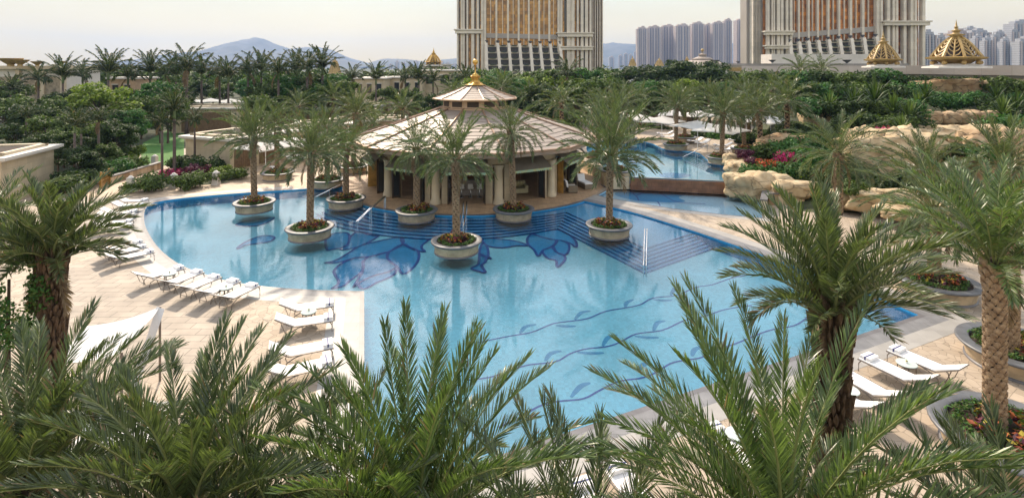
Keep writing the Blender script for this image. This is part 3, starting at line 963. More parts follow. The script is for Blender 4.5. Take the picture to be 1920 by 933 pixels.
# ---------------------------------------------------------------- palms
def crown_mesh(name, seed, nf=42, L=2.8, nl=34, ll=0.42, lw=0.028, e_hi=84, e_lo=-12, droop=70, V=28, dead=3, hi=False, mats=None, rach=0.022, stem=0.16, dsp=0.12, a_in=58):
    """fronds spiralling out of one point; every frond a curved stalk with two ranks of leaflets"""
    rng = np.random.default_rng(seed)
    vs, fs, ms = [], [], []
    base = 0
    for i in range(nf + dead):
        isd = i >= nf
        az = R(137.508 * i + rng.uniform(-14, 14))
        k = (i + 0.5) / nf
        if isd:
            el = rng.uniform(-62, -35)
        else:
            el = e_hi + (e_lo - e_hi) * k ** 0.85 + rng.uniform(-7, 7)
        Lf = L * (0.72 + 0.38 * math.sin(PI * min(1, 0.25 + k * 0.75))) * rng.uniform(0.9, 1.08)
        if isd:
            Lf *= 0.8
        dr = droop * rng.uniform(0.75, 1.25) * (0.45 + 0.65 * k) * (0.4 if isd else 1)
        side = rng.uniform(-14, 14)
        n = 12
        tt = np.linspace(0, 1, n + 1)
        els = np.radians(el - dr * tt ** 1.4)
        azs = az + np.radians(side) * tt ** 1.5
        dx = np.cos(els) * np.cos(azs); dy = np.cos(els) * np.sin(azs); dz = np.sin(els)
        st = Lf / n
        P = np.zeros((n + 1, 3))
        P[1:, 0] = np.cumsum((dx[1:] + dx[:-1]) / 2) * st
        P[1:, 1] = np.cumsum((dy[1:] + dy[:-1]) / 2) * st
        P[1:, 2] = np.cumsum((dz[1:] + dz[:-1]) / 2) * st
        off = np.array([math.cos(az), math.sin(az), 0]) * 0.10
        P += off + np.array([0, 0, 0.28 * (1 - k) - 0.05])
        # stalk: three sided
        T = np.stack([dx, dy, dz], 1)
        Sd = np.stack([-np.sin(azs), np.cos(azs), np.zeros(n + 1)], 1)
        roll = R(rng.uniform(-25, 25))
        Nn = np.cross(Sd, T)
        Nn *= -1
        Nn = np.where(Nn[:, 2:3] < 0, Nn, Nn)
        c_, s_ = math.cos(roll), math.sin(roll)
        Sd, Nn = Sd * c_ + Nn * s_, Nn * c_ - Sd * s_
        sel = np.arange(0, n + 1, 2)
        rr = rach * (1.25 - 1.05 * tt[sel])[:, None]
        a_ = P[sel] + Sd[sel] * rr; b_ = P[sel] - Sd[sel] * rr; c2 = P[sel] - Nn[sel] * rr * 1.2
        m = len(sel)
        for q in (a_, b_, c2):
            vs.append(q)
        for j in range(m - 1):
            for (u, w) in ((0, 1), (1, 2), (2, 0)):
                fs.append((base + u * m + j, base + w * m + j, base + w * m + j + 1, base + u * m + j + 1))
                ms.append(2 if isd else 1)
        base += 3 * m
        # leaflets
        nn_ = nl if not isd else int(nl * 0.7)
        tl = stem + (1 - stem) * (np.arange(nn_) + 0.5) / nn_
        for sgn in (-1, 1):
            t = np.clip(tl + rng.uniform(-0.006, 0.006, nn_), 0, 0.999)
            idx = t * n
            i0 = idx.astype(int); f = (idx - i0)[:, None]
            p = P[i0] * (1 - f) + P[i0 + 1] * f
            Tt = T[i0]; Ss = Sd[i0] * sgn; Nt = Nn[i0]
            ang = np.radians(a_in - (a_in - 20) * ((t - stem) / (1 - stem)) + rng.uniform(-7, 7, nn_))[:, None]
            v = np.radians(V + rng.uniform(-14, 14, nn_))[:, None]
            dirs = Tt * np.cos(ang) + (Ss * np.cos(v) + Nt * np.sin(v)) * np.sin(ang)
            s = (t - stem) / (1 - stem)
            ln = ll * (0.55 + 0.65 * np.sin(PI * np.clip(0.12 + s * 0.8, 0, 1))) * rng.uniform(0.85, 1.12, nn_)
            if isd: ln = ln * 0.8
            ln = ln[:, None]
            Wd = np.cross(dirs, Nt * 0.6 + Ss * rng.uniform(-0.7, 0.7, (nn_, 1)) + Tt * 0.3)
            Wd /= np.linalg.norm(Wd, axis=1)[:, None] + 1e-9
            sag = np.zeros((nn_, 3)); sag[:, 2] = -1
            w = lw * rng.uniform(0.8, 1.2, (nn_, 1))
            if hi:
                m1 = p + dirs * ln * 0.3 + sag * ln * 0.02
                m2 = p + dirs * ln * 0.68 + sag * ln * dsp * 0.45
                tp = p + dirs * ln + sag * ln * dsp
                Q = np.stack([p, m1 + Wd * w, m1 - Wd * w, m2 + Wd * w * 0.8, m2 - Wd * w * 0.8, tp], 1).reshape(-1, 3)
                vs.append(Q)
                for j in range(nn_):
                    o = base + j * 6
                    fs += [(o, o + 1, o + 2), (o + 1, o + 3, o + 4, o + 2), (o + 3, o + 5, o + 4)]
                    pd = 0.015 + (0.10 if (t[j] > 0.8 and k > 0.55) else 0)
                    dd_ = isd or rng.random() < pd
                    ms += [2 if dd_ else 0] * 2 + [2 if (dd_ or rng.random() < 0.06) else 0]
                base += 6 * nn_
            else:
                m1 = p + dirs * ln * 0.42
                tp = p + dirs * ln + sag * ln * dsp
                Q = np.stack([p, m1 + Wd * w, tp, m1 - Wd * w], 1).reshape(-1, 3)
                vs.append(Q)
                for j in range(nn_):
                    o = base + j * 4
                    fs.append((o, o + 1, o + 2, o + 3))
                    ms.append(2 if (isd or rng.random() < 0.03) else 0)
                base += 4 * nn_
    me = bpy.data.meshes.new(name)
    me.from_pydata(np.concatenate(vs).tolist(), [], fs)
    for m in mats or (M_leaf, M_rach, M_dead):
        me.materials.append(m)
    me.polygons.foreach_set('material_index', ms)
    me.update()
    return me
def trunk_mesh(name, h, r=0.17, seed=0, boots=True, stub=0.5, dens=1.0, shag=False):
    """fibrous core wrapped in a spiral of cut leaf bases"""
    rng = random.Random(seed)
    mb = MB()
    mb.lathe([(r * 1.15, -0.05), (r * 1.0, 0.25), (r * 0.92, h * 0.5), (r * 0.95, h * 0.9), (r * 1.15, h), (r * 0.3, h + 0.25)], n=12, mi=1)
    n = int(h * 34 * dens)
    for i in range(n):
        z = (i + 0.5) / n * (h + 0.05)
        top = max(0.0, 1 - (h - z) / (0.16 * h))
        rr = r * (0.94 + 0.18 * top)
        a = R(137.508 * i) + rng.uniform(-0.07, 0.07)
        ca, sa = math.cos(a), math.sin(a)
        w = r * 0.62 * rng.uniform(0.85, 1.1) / math.sqrt(dens)
        hh = 0.155 + 0.16 * top * rng.uniform(0.3, 1.3) * (stub / 0.5)
        o = 0.042 + 0.07 * top * rng.uniform(0.4, 1.2) * (stub / 0.5)
        if dens > 1.2 and not shag:
            hh *= 0.8; o *= 0.85
        if shag:
            w = r * 0.26 * rng.uniform(0.7, 1.3); hh = rng.uniform(0.16, 0.34) * (1 + 0.5 * top); o = rng.uniform(0.05, 0.13) * (1 + 0.6 * top)
        def pt(dr, dw, dz):
            rad = rr + dr
            return (rad * ca - dw * sa, rad * sa + dw * ca, z + dz)
        vs = [pt(-0.02, -w, -0.02), pt(-0.02, w, -0.02), pt(0.012, 0, -0.075), pt(o, -w * 0.72, hh * 0.62), pt(o, w * 0.72, hh * 0.62), pt(o * 1.25, 0, hh), pt(-0.01, -w * 0.6, hh * 0.7), pt(-0.01, w * 0.6, hh * 0.7), pt(o * 0.9 + 0.012, 0, 0.02)]
        mb.add(vs, [(2, 8, 3, 0), (8, 2, 1, 4), (8, 5, 3), (8, 4, 5), (3, 5, 6), (5, 4, 7), (5, 7, 6), (0, 3, 6), (4, 1, 7)], 0)
    return mb.mesh(name, [M_shag if shag else M_trunk, M_core])
CM = [crown_mesh('crown', 11, 50, 2.65, 42, 0.34, 0.020, hi=False, dead=3),
      crown_mesh('crown', 12, 46, 2.5, 42, 0.33, 0.020, e_hi=80, e_lo=-20, droop=80, dead=4),
      crown_mesh('crown', 13, 52, 2.75, 42, 0.34, 0.020, e_hi=86, e_lo=-5, droop=62, dead=2),
      crown_mesh('crown', 14, 46, 2.8, 42, 0.35, 0.020, e_hi=82, e_lo=-22, droop=88, dead=3)]
CL = [crown_mesh('crown', 21, 34, 2.5, 22, 0.42, 0.035, hi=False, dead=2), crown_mesh('crown', 22, 32, 2.5, 22, 0.42, 0.035, e_lo=-20, droop=84, dead=2)]
def date_palm(loc, h, label, group, crown, r=0.165, cs=1.0, rz=0.0, lean=(0, 0), seed=1, tr=None, stub=0.5, dens=1.0, shag=False):
    t = thing('date_palm', loc, label, 'palm', group, rz)
    o = ob('trunk', tr or trunk_mesh('trunk', h, r, seed, stub=stub, dens=dens, shag=shag), t)
    c = ob('crown', crown, t, (0, 0, h - 0.05))
    c.scale = (cs, cs, cs)
    t.rotation_euler = (R(lean[1]), R(lean[0]), rz)
    return t

# leaf masses: many small leaf faces grouped in clumps
def leaf_mass(name, seed, clumps, per, size, mats, wts=None, flat=0.7):
    """clumps: list of (x, y, z, r)"""
    rng = np.random.default_rng(seed)
    V_, F_, M_ = [], [], []
    b = 0
    for (x, y, z, r) in clumps:
        n = per if isinstance(per, int) else max(8, int(per * r * r))
        d = rng.normal(size=(n, 3)); d /= np.linalg.norm(d, axis=1)[:, None]
        rad = r * rng.uniform(0.35, 1.05, (n, 1)) ** 0.6
        p = d * rad * np.array([1, 1, flat]) + np.array([x, y, z])
        nrm = d + rng.normal(size=(n, 3)) * 0.6 + np.array([0, 0, 0.35]); nrm /= np.linalg.norm(nrm, axis=1)[:, None]
        a = np.cross(nrm, rng.normal(size=(n, 3))); a /= np.linalg.norm(a, axis=1)[:, None] + 1e-9
        c = np.cross(nrm, a)
        s = size * rng.uniform(0.6, 1.3, (n, 1))
        Q = np.stack([p - a * s, p + c * s * 0.5 - nrm * s * .15, p + a * s, p - c * s * 0.5 - nrm * s * .15], 1).reshape(-1, 3)
        V_.append(Q)
        F_ += [(b + 4 * j, b + 4 * j + 1, b + 4 * j + 2, b + 4 * j + 3) for j in range(n)]
        M_ += list(rng.choice(len(mats), n, p=wts)) if len(mats) > 1 else [0] * n
        b += 4 * n
    me = bpy.data.meshes.new(name)
    me.from_pydata(np.concatenate(V_).tolist(), [], F_)
    for m in mats: me.materials.append(m)
    me.polygons.foreach_set('material_index', [int(q) for q in M_])
    me.update()
    return me
def tree_meshes(seed, mt, n=26, rx=2.3, rz=1.8, z0=4.0, leaf=0.17, per=150):
    """broad tree about 6 m tall: limbs plus leaf clumps of uneven size"""
    rng = random.Random(seed)
    cl = []
    tb = MB()
    tb.tube([(0, 0, 0), (0.05, 0.03, z0 * 0.3), (0.0, 0.06, z0 * 0.62)], [0.15, 0.12, 0.10], 7)
    for i in range(n):
        a = rng.uniform(0, 2 * PI); e_ = rng.uniform(-0.5, 1.0); q = rng.uniform(0.45, 1.0)
        x, y, z = math.cos(a) * rx * q * math.cos(e_ * 1.2), math.sin(a) * rx * q * math.cos(e_ * 1.2), z0 + rz * q * math.sin(e_ * 1.2) * 1.1
        cl.append((x, y, z, rng.uniform(0.45, 0.95)))
        if i % 3 == 0:
            tb.tube([(0, 0.05, z0 * 0.55), (x * 0.5, y * 0.5, z0 * 0.6 + (z - z0 * 0.6) * 0.5), (x * 0.92, y * 0.92, z)], [0.07, 0.045, 0.015], 5)
    return leaf_mass('crown', seed, cl, per, leaf, [mt]), tb.mesh('trunk', [M_bark])
TREES = {}
for i, (k, m) in enumerate(M_lv.items()):
    TREES[k] = [tree_meshes(40 + i * 3 + j, m, n=24 + 5 * j) for j in range(2)]
def broad_tree(loc, top, label, kind, v=0, group='broadleaf trees filling the garden', wide=1.0, rz=0.0):
    s = top / 6.0
    t = thing('broadleaf_tree', loc, label, 'tree', group, rz, (s * wide, s * wide, s))
    cr, tk = TREES[kind][v % 2]
    ob('crown', cr, t); ob('trunk', tk, t)
    return t
# royal palms: smooth trunk, green shaft, few bushy arching fronds
RC = [crown_mesh('crown', 31, 19, 2.7, 34, 0.55, 0.055, e_hi=84, e_lo=36, droop=60, V=22, dead=0, rach=0.03, stem=0.05, dsp=0.5, mats=(M_royal, M_rach, M_dead)),
      crown_mesh('crown', 32, 16, 2.6, 34, 0.55, 0.055, e_hi=82, e_lo=26, droop=82, V=14, dead=1, rach=0.03, stem=0.05, dsp=0.6, mats=(M_royal, M_rach, M_dead))]
rm = MB().lathe([(0.22, 0), (0.17, 0.6), (0.155, 3.5), (0.13, 6.4)], n=9, cap=True).mesh('trunk', [M_royalt], True)
rs = MB().lathe([(0.135, 6.38), (0.16, 6.6), (0.12, 7.3), (0.05, 7.7)], n=9, cap=True).mesh('crownshaft', [M_shaft], True)
def royal(loc, top, label, v=0, rz=0.0, group='tall royal palms on the skyline', cs=1.0):
    """top: height of the crown's highest fronds (9.3 m at scale 1)"""
    s = top / 9.2
    t = thing('royal_palm', loc, label, 'palm', group, rz, s)
    ob('trunk', rm, t); ob('crownshaft', rs, t)
    c = ob('crown', RC[v % 2], t, (0, 0, 7.3))
    c.scale = (cs, cs, cs)
    return t
# spiky rosettes (pandanus, agave like) and small fan clumps
def rosette(name, seed, n, L, w, mt, el=(10, 85)):
    rng = random.Random(seed)
    mb = MB()
    for i in range(n):
        a = R(137.5 * i); e_ = R(el[1] + (el[0] - el[1]) * (i / n) + rng.uniform(-8, 8))
        l = L * rng.uniform(0.75, 1.1)
        d = Vector((math.cos(a) * math.cos(e_), math.sin(a) * math.cos(e_), math.sin(e_)))
        s = Vector((-math.sin(a), math.cos(a), 0))
        p0 = d * 0.05
        p1 = d * l * 0.5 + Vector((0, 0, 0.02))
        p2 = d * l + Vector((0, 0, -0.28 * l * math.cos(e_)))
        mb.add([p0 - s * w * .6, p0 + s * w * .6, p1 + s * w, p1 - s * w, p2], [(0, 1, 2, 3), (3, 2, 4)])
    return mb.mesh(name, [mt])
ROS = [rosette('leaves', 5, 60, 1.5, 0.045, M_lv['dark'], (0, 85)), rosette('leaves', 6, 46, 1.4, 0.05, M_lv['mid'], (15, 88))]

# planters: flared stone drum, grey rim, soil, mixed croton planting
def planter_parts(hh):
    b = MB(); b.lathe([(1.10, 0.02), (1.14, hh * 0.45), (1.22, hh - 0.10)], n=40, mi=0)
    wall = b.mesh('stone_wall', [M_planter], True)
    b = MB(); b.lathe([(1.15, 0.0), (1.15, 0.07), (1.11, 0.08)], n=40); foot = b.mesh('foot_band', [M_copedk], True)
    b = MB(); b.lathe([(1.20, hh - 0.105), (1.30, hh - 0.10), (1.335, hh - 0.055), (1.32, hh - 0.01), (1.29, hh), (1.05, hh), (1.02, hh - 0.03), (1.02, hh - 0.14)], n=40)
    rim = b.mesh('rim', [M_rim], True)
    b = MB(); b.poly(lathe_pts(0, 0, 1.03, 0, 360, 32)[:-1], hh - 0.09); soil = b.mesh('soil', [M_soil])
    return wall, foot, rim, soil
def planting_mesh(seed, hh):
    rng = random.Random(seed)
    outer = []
    for i in range(46):
        a = 2 * PI * i / 46 + rng.uniform(-.05, .05)
        outer.append((math.cos(a) * rng.uniform(0.72, 0.93), math.sin(a) * rng.uniform(0.72, 0.93), hh + 0.03, 0.13))
    inner = []
    for i in range(40):
        a = rng.uniform(0, 2 * PI); q = rng.uniform(0.22, 0.72)
        inner.append((math.cos(a) * q, math.sin(a) * q, hh + 0.10 + 0.10 * rng.random(), rng.uniform(0.12, 0.2)))
    o = leaf_mass('hedge_ring', seed, outer, 26, 0.045, [M_lv['mid'], M_lv['green']], [0.6, 0.4])
    c = leaf_mass('croton_leaves', seed + 1, inner, 16, 0.085, [M_lv['dark'], M_cred, M_cyel, M_purple], [0.40, 0.24, 0.14, 0.22], 1.0)
    return o, c
PP = {0.62: planter_parts(0.62), 1.30: planter_parts(1.30)}
PL = {0.62: [planting_mesh(3, 0.62), planting_mesh(8, 0.62)], 1.30: [planting_mesh(5, 1.30)]}
def planter(loc, label, hh=0.62, sc=1.0, rz=0.0, group='round stone palm planters', rings=False):
    t = thing('round_planter', loc, label, 'planter', group, rz, (sc, sc, 1.0) if not isinstance(sc, tuple) else sc)
    w_, f_, r_, s_ = PP[hh]
    ob('stone_wall', w_, t); ob('foot_band', f_, t); ob('rim', r_, t); ob('soil', s_, t)
    o, c = PL[hh][int(abs(loc[0] * 3)) % len(PL[hh])]
    ob('hedge_ring', o, t); ob('croton_leaves', c, t)
    return t
def pl_at(px, py, hh=0.62, z0=0.0):
    p = G(px, py, z0 + hh)
    return Vector((p.x, p.y, z0))

PLN = [  # px, py of the rim's middle, planter height, z0, planter label, palm: crown-base row, label, crown variant, crown scale
 (477, 377, .62, WZ, 'round stone planter furthest left in the main pool, holding a date palm', 264, 'date palm growing from the leftmost planter in the main pool', 2, 1.05),
 (581, 424, .62, WZ, 'round stone planter with sunlit rim, nearer of the two left ones in the open pool', 290, 'date palm with pale fronds in the sunlit-rim planter left of the pavilion', 0, 0.98),
 (520, 322, .62, 0, 'round planter on the terrace beside the cabana loungers, left of the others', 232, 'dark-trunked date palm in the terrace planter beside the cabana loungers', 1, 0.9),
 (614, 335, .62, 0, 'round planter on the terrace edge behind the narrow pool inlet', 246, 'date palm behind the pool inlet, trunk partly hidden by fronds', 1, 0.95),
 (649, 370, .62, WZ, 'round stone planter at the pool inlet beside the pavilion apron', 285, 'date palm in the planter at the pool inlet, left of the pavilion doors', 3, 0.95),
 (662, 310, .62, 0, 'round planter on the terrace tucked under the pavilion eave', 215, 'date palm standing just left of the pavilion eave', 0, 1.0),
 (781, 392, .62, WZ, 'round stone planter at the apron edge before the left awning', 282, 'date palm in front of the left pavilion awning', 1, 0.92),
 (963, 390, .62, WZ, 'round stone planter at the apron edge before the sofa room', 250, 'date palm with hanging dry frond in front of the sofa room', 3, 0.92),
 (856, 449, .62, WZ, 'round stone planter nearest the camera in the middle of the pool', 300, 'date palm standing in the nearest pool planter, before the pavilion bar', 0, 0.97),
 (1142, 419, .62, WZ, 'round stone planter alone right of the pavilion, above the underwater chevron steps', 296, 'tallest pool date palm with yellowish stalks, right of the pavilion', 2, 1.28),
 (1154, 317, 1.30, 0, 'tall double-height planter at the left end of the weir wall', 215, 'date palm rising from the tall planter by the weir', 1, 1.1),
 (1122, 288, 1.30, 0, 'tall planter behind the other tall one, by the pavilion eave tip', 215, 'date palm just past the pavilion eave tip', 0, 1.0),
 (1267, 269, .62, .95, 'round planter on the far bank of the upper pool', 200, 'date palm in the planter on the far bank of the upper pool', 2, 1.0),
 (1353, 293, .62, .95, 'round planter at the right tip of the upper pool', 212, 'date palm in the planter at the right tip of the upper pool', 0, 1.05),
 (1284, 256, .62, .95, 'round planter behind the loungers across the upper pool', 192, 'slim date palm behind the far bank loungers', 1, 1.0),
 (1396, 277, .62, .95, 'round planter half hidden by bare twigs right of the upper pool', 205, 'date palm above the round planter with bare twigs', 3, 1.0),
 (1404, 256, .62, .95, 'small round planter under the umbrellas right of the upper pool', 190, 'date palm among the right bank umbrellas', 2, 1.0),
 (1173, 257, .62, .95, 'round planter behind the upper pool near its left end', 185, 'date palm behind the left end of the upper pool', 1, 1.0),
]
for i, (px, py, hh, z0, lab, cy, plab, cv, cs) in enumerate(PLN):
    loc = pl_at(px, py, hh, z0)
    planter(loc, lab, hh, rz=i * 1.3)
    top = H - (cy - HY) / F * loc.y - (z0 + hh)
    date_palm((loc.x, loc.y, z0 + hh - 0.1), top + 0.1, plab, 'date palms in round planters', CM[cv], cs=cs, rz=i * 2.1, seed=i, r=0.165, lean=((i * 37 % 5 - 2) * 1.1, (i * 53 % 5 - 2) * 0.9), dens=1.0)
# big planters at the lower right
for (cx_, cy_, sc, lab, tx, ty, crow, plab, cv, cs) in [
    (12.25, 12.95, 1.30, 'large oval planter with dark rim nearest the camera at the lower right', 11.95, 13.2, 500, 'stout date palm in the nearest right-hand planter', 'hiA', 0.86),
    (16.2, 17.0, 1.22, 'large planter behind the nearest one at the right edge', 15.6, 16.7, 455, 'date palm just behind the stout right-hand one', 'hiB', 0.84),
    (17.8, 22.3, 1.13, 'large planter beyond the pool corner, overhung by fronds', 17.9, 22.6, 395, 'date palm beyond the pool corner with overlapping fronds', 'm', 1.0)]:
    planter((cx_, cy_, 0.0), lab, sc=sc)
    if cv == 'hiA':
        cr = crown_mesh('crown', 61, 50, 3.0, 66, 0.34, 0.015, hi=True, dead=1, e_lo=28, droop=74, mats=(M_leafb, M_rach, M_dead))
    elif cv == 'hiB':
        cr = crown_mesh('crown', 62, 46, 3.0, 60, 0.34, 0.015, hi=True, dead=1, e_lo=28, droop=72)
    else:
        cr = CM[3]
    h_ = H - (crow - HY) / F * ty - 0.55
    date_palm((tx, ty, 0.5), h_ + 0.05, plab, 'date palms in large planters', cr, r=0.215, cs=cs, seed=77 + int(cx_), dens=1.9, rz=cx_)

# ---- foreground palms: crowns seen from above the terrace
FG = [  # px, py of the crown centre, distance, frond length, seed, label, kwargs
 (775, 1020, 7.3, 2.6, 101, 'foreground date palm whose fronds fan upward over the pool, bottom centre', dict(nf=60, e_hi=84, e_lo=14, droop=56, nl=104, mats=(M_leafb, M_rach, M_dead))),
 (1562, 590, 8.9, 1.95, 102, 'date palm with shaggy dark trunk leaning over the right pool edge', dict(nf=46, e_hi=84, e_lo=34, droop=62, nl=72, dead=0)),
 (1470, 1040, 6.9, 2.9, 103, 'foreground date palm with long upright fronds, bottom right of centre', dict(nf=52, e_hi=82, e_lo=18, droop=56, nl=104, mats=(M_leafb, M_rach, M_dead))),
 (350, 985, 7.2, 2.2, 104, 'foreground date palm arching over the white tent, bottom left', dict(nf=64, e_hi=82, e_lo=4, droop=74, nl=96)),
 (97, 485, 12.5, 1.85, 105, 'date palm with dark shaggy trunk beside the leafy tree at the left edge', dict(nf=44, e_hi=82, e_lo=24, droop=74, nl=66, dead=3)),
 (50, 925, 7.8, 2.2, 106, 'foreground date palm in the lower left corner', dict(nf=62, e_hi=80, e_lo=4, droop=74, nl=92)),
 (1925, 1130, 6.6, 2.0, 107, 'foreground date palm below the lower right corner', dict(nf=30, e_hi=80, e_lo=20, droop=50, nl=70)),
 (1110, 1230, 6.4, 2.5, 108, 'foreground date palm rising from the bottom edge right of centre', dict(nf=52, e_hi=78, e_lo=0, droop=64, nl=88)),
 (560, 1100, 7.0, 2.2, 110, 'foreground date palm tucked between its two neighbours at the bottom edge', dict(nf=56, e_hi=80, e_lo=-10, droop=62, nl=70)),
 (-30, 430, 15.5, 1.9, 109, 'date palm half out of frame at the left edge, below the stone cabana', dict(nf=46, e_hi=80, e_lo=-30, droop=76, nl=40)),
]
for (px, py, d, L, sd_, lab, kw) in FG:
    c = D(px, py, d)
    kw = dict(kw); kw.setdefault('dead', 3)
    cr = crown_mesh('crown', sd_, L=L, ll=0.31, lw=0.0100 if d < 10 else 0.014, hi=True, dsp=0.08, V=38, a_in=52, **kw)
    r = 0.185 if sd_ in (102, 105) else 0.19
    date_palm((c.x, c.y, 0), c.z, lab, 'date palms in the foreground', cr, r=r, seed=sd_, rz=sd_, stub=0.6, dens=2.6 if sd_ in (102, 105) else 1.4, shag=sd_ in (102, 105))
# mid garden palms on the slope and terraces (crown middle px, py, distance)
MIDP = [
 (1572, 292, 30.0, 1.25, 1.0, 'date palm on the rocks with broad crown, above the golden boulders', 3, 'g'),
 (1425, 208, 48.0, None, 1.0, 'first date palm from the pool on the planted right bank', 0, 's'),
 (1476, 190, 50.0, None, 1.1, 'second date palm from the pool on the planted right bank', 1, 's'),
 (1448, 170, 66.0, None, 1.1, 'date palm behind the umbrellas on the right bank', 2, 's'),
 (755, 205, 62, 0, 1.1, 'date palm behind the left slope of the pavilion roof', 0, 's'),
 (1053, 195, 60, 0, 1.1, 'date palm behind the right slope of the pavilion roof', 1, 's'),
 (700, 235, 56, 0, 1.0, 'date palm in front of the row of cabanas, left of the roof', 3, 's'),
 (940, 165, 70, 0, 1.1, 'date palm just right of the gilded finial', 2, 's'),
 (1000, 180, 75, 0, 1.0, 'date palm behind the cupola roof, on its right', 0, 's'),
 (1200, 190, 75, 0, 1.1, 'date palm behind the tallest pool palm', 1, 's'),
 (1330, 180, 80, 0, 1.1, 'date palm behind the right tip of the upper pool', 2, 's'),
 (1385, 165, 78, 0, 1.1, 'date palm standing behind the far white umbrellas', 0, 's'),
 (1540, 170, 76, None, 1.1, 'date palm below the grey parapet wall', 1, 's'),
 (1500, 160, 84, None, 1.1, 'date palm close to the parapet wall, left of its neighbour', 2, 's'),
 (1735, 325, 30, 1.0, 0.9, 'pale green date palm leaning over the rock face', 2, 'g'),
 (1880, 310, 27, 1.0, 1.0, 'bright date palm at the right edge before the rock face', 0, 'g'),
 (560, 200, 72, 0, 1.1, 'date palm behind the cabana roofs on the left', 3, 's'),
 (625, 185, 78, 0, 1.15, 'date palm left of the low cream hotel wings', 0, 's'),
 (850, 175, 66, 0, 0.9, 'date palm left of the pavilion cupola', 1, 's'),
]
for i, (px, py, d, gz, cs, lab, cv, k) in enumerate(MIDP):
    c = D(px, py, d)
    g = zt(c.x, c.y) if gz is None else gz
    h_ = max(1.2, c.z - g)
    date_palm((c.x, c.y, g), h_, lab, 'date palms in the garden', (CM if k == 'g' else CL)[cv % (4 if k == 'g' else 2)], cs=cs, seed=200 + i, r=0.2 if k == 'g' else 0.19, rz=i * 1.7, dens=1.0 if k == 'g' else 0.4)
# royal palms: crown top pixel and distance
SKY = sorted([(20, 150, 80), (72, 128, 84), (118, 118, 80), (155, 121, 88), (203, 108, 78), (240, 122, 84), (282, 110, 86), (310, 118, 92), (330, 116, 84), (350, 98, 76), (378, 115, 88), (412, 118, 92), (428, 120, 84), (465, 110, 88), (490, 108, 92), (522, 110, 84), (556, 108, 92), (576, 103, 84), (605, 101, 88), (660, 127, 96), (705, 128, 90), (760, 128, 96), (785, 128, 92), (812, 133, 90), (872, 134, 90), (1065, 118, 84)])
for i, (px, py, d) in enumerate(SKY):
    c = D(px, py, d)
    royal((c.x, c.y, 0), c.z, ORD[i] + ' royal palm from the left in the skyline row before the hills', i, i * 1.9, cs=1.12)
for i, (px, ty, by, lab) in enumerate([(49, 196, 300, 'royal palm at the far left behind the near stone cabana'), (140, 210, 340, 'royal palm standing behind the low striped wall, left of the golden gate'), (185, 200, 328, 'royal palm with drooping dry frond right above the golden gate'), (152, 218, 325, 'slim royal palm behind the one left of the golden gate'), (304, 205, 334, 'dark slender royal palm before the lawn, leftmost of three'), (327, 175, 332, 'stout pale royal palm before the lawn, middle of three'), (365, 205, 318, 'royal palm at the near corner of the stone cabana, rightmost of three')]):
    g = G(px, by)
    royal((g.x, g.y, 0), H - (ty - HY) / F * g.y, lab, i + 1, i * 2.3, 'royal palms beside the lawn', 0.95 if i != 4 else 0.8)
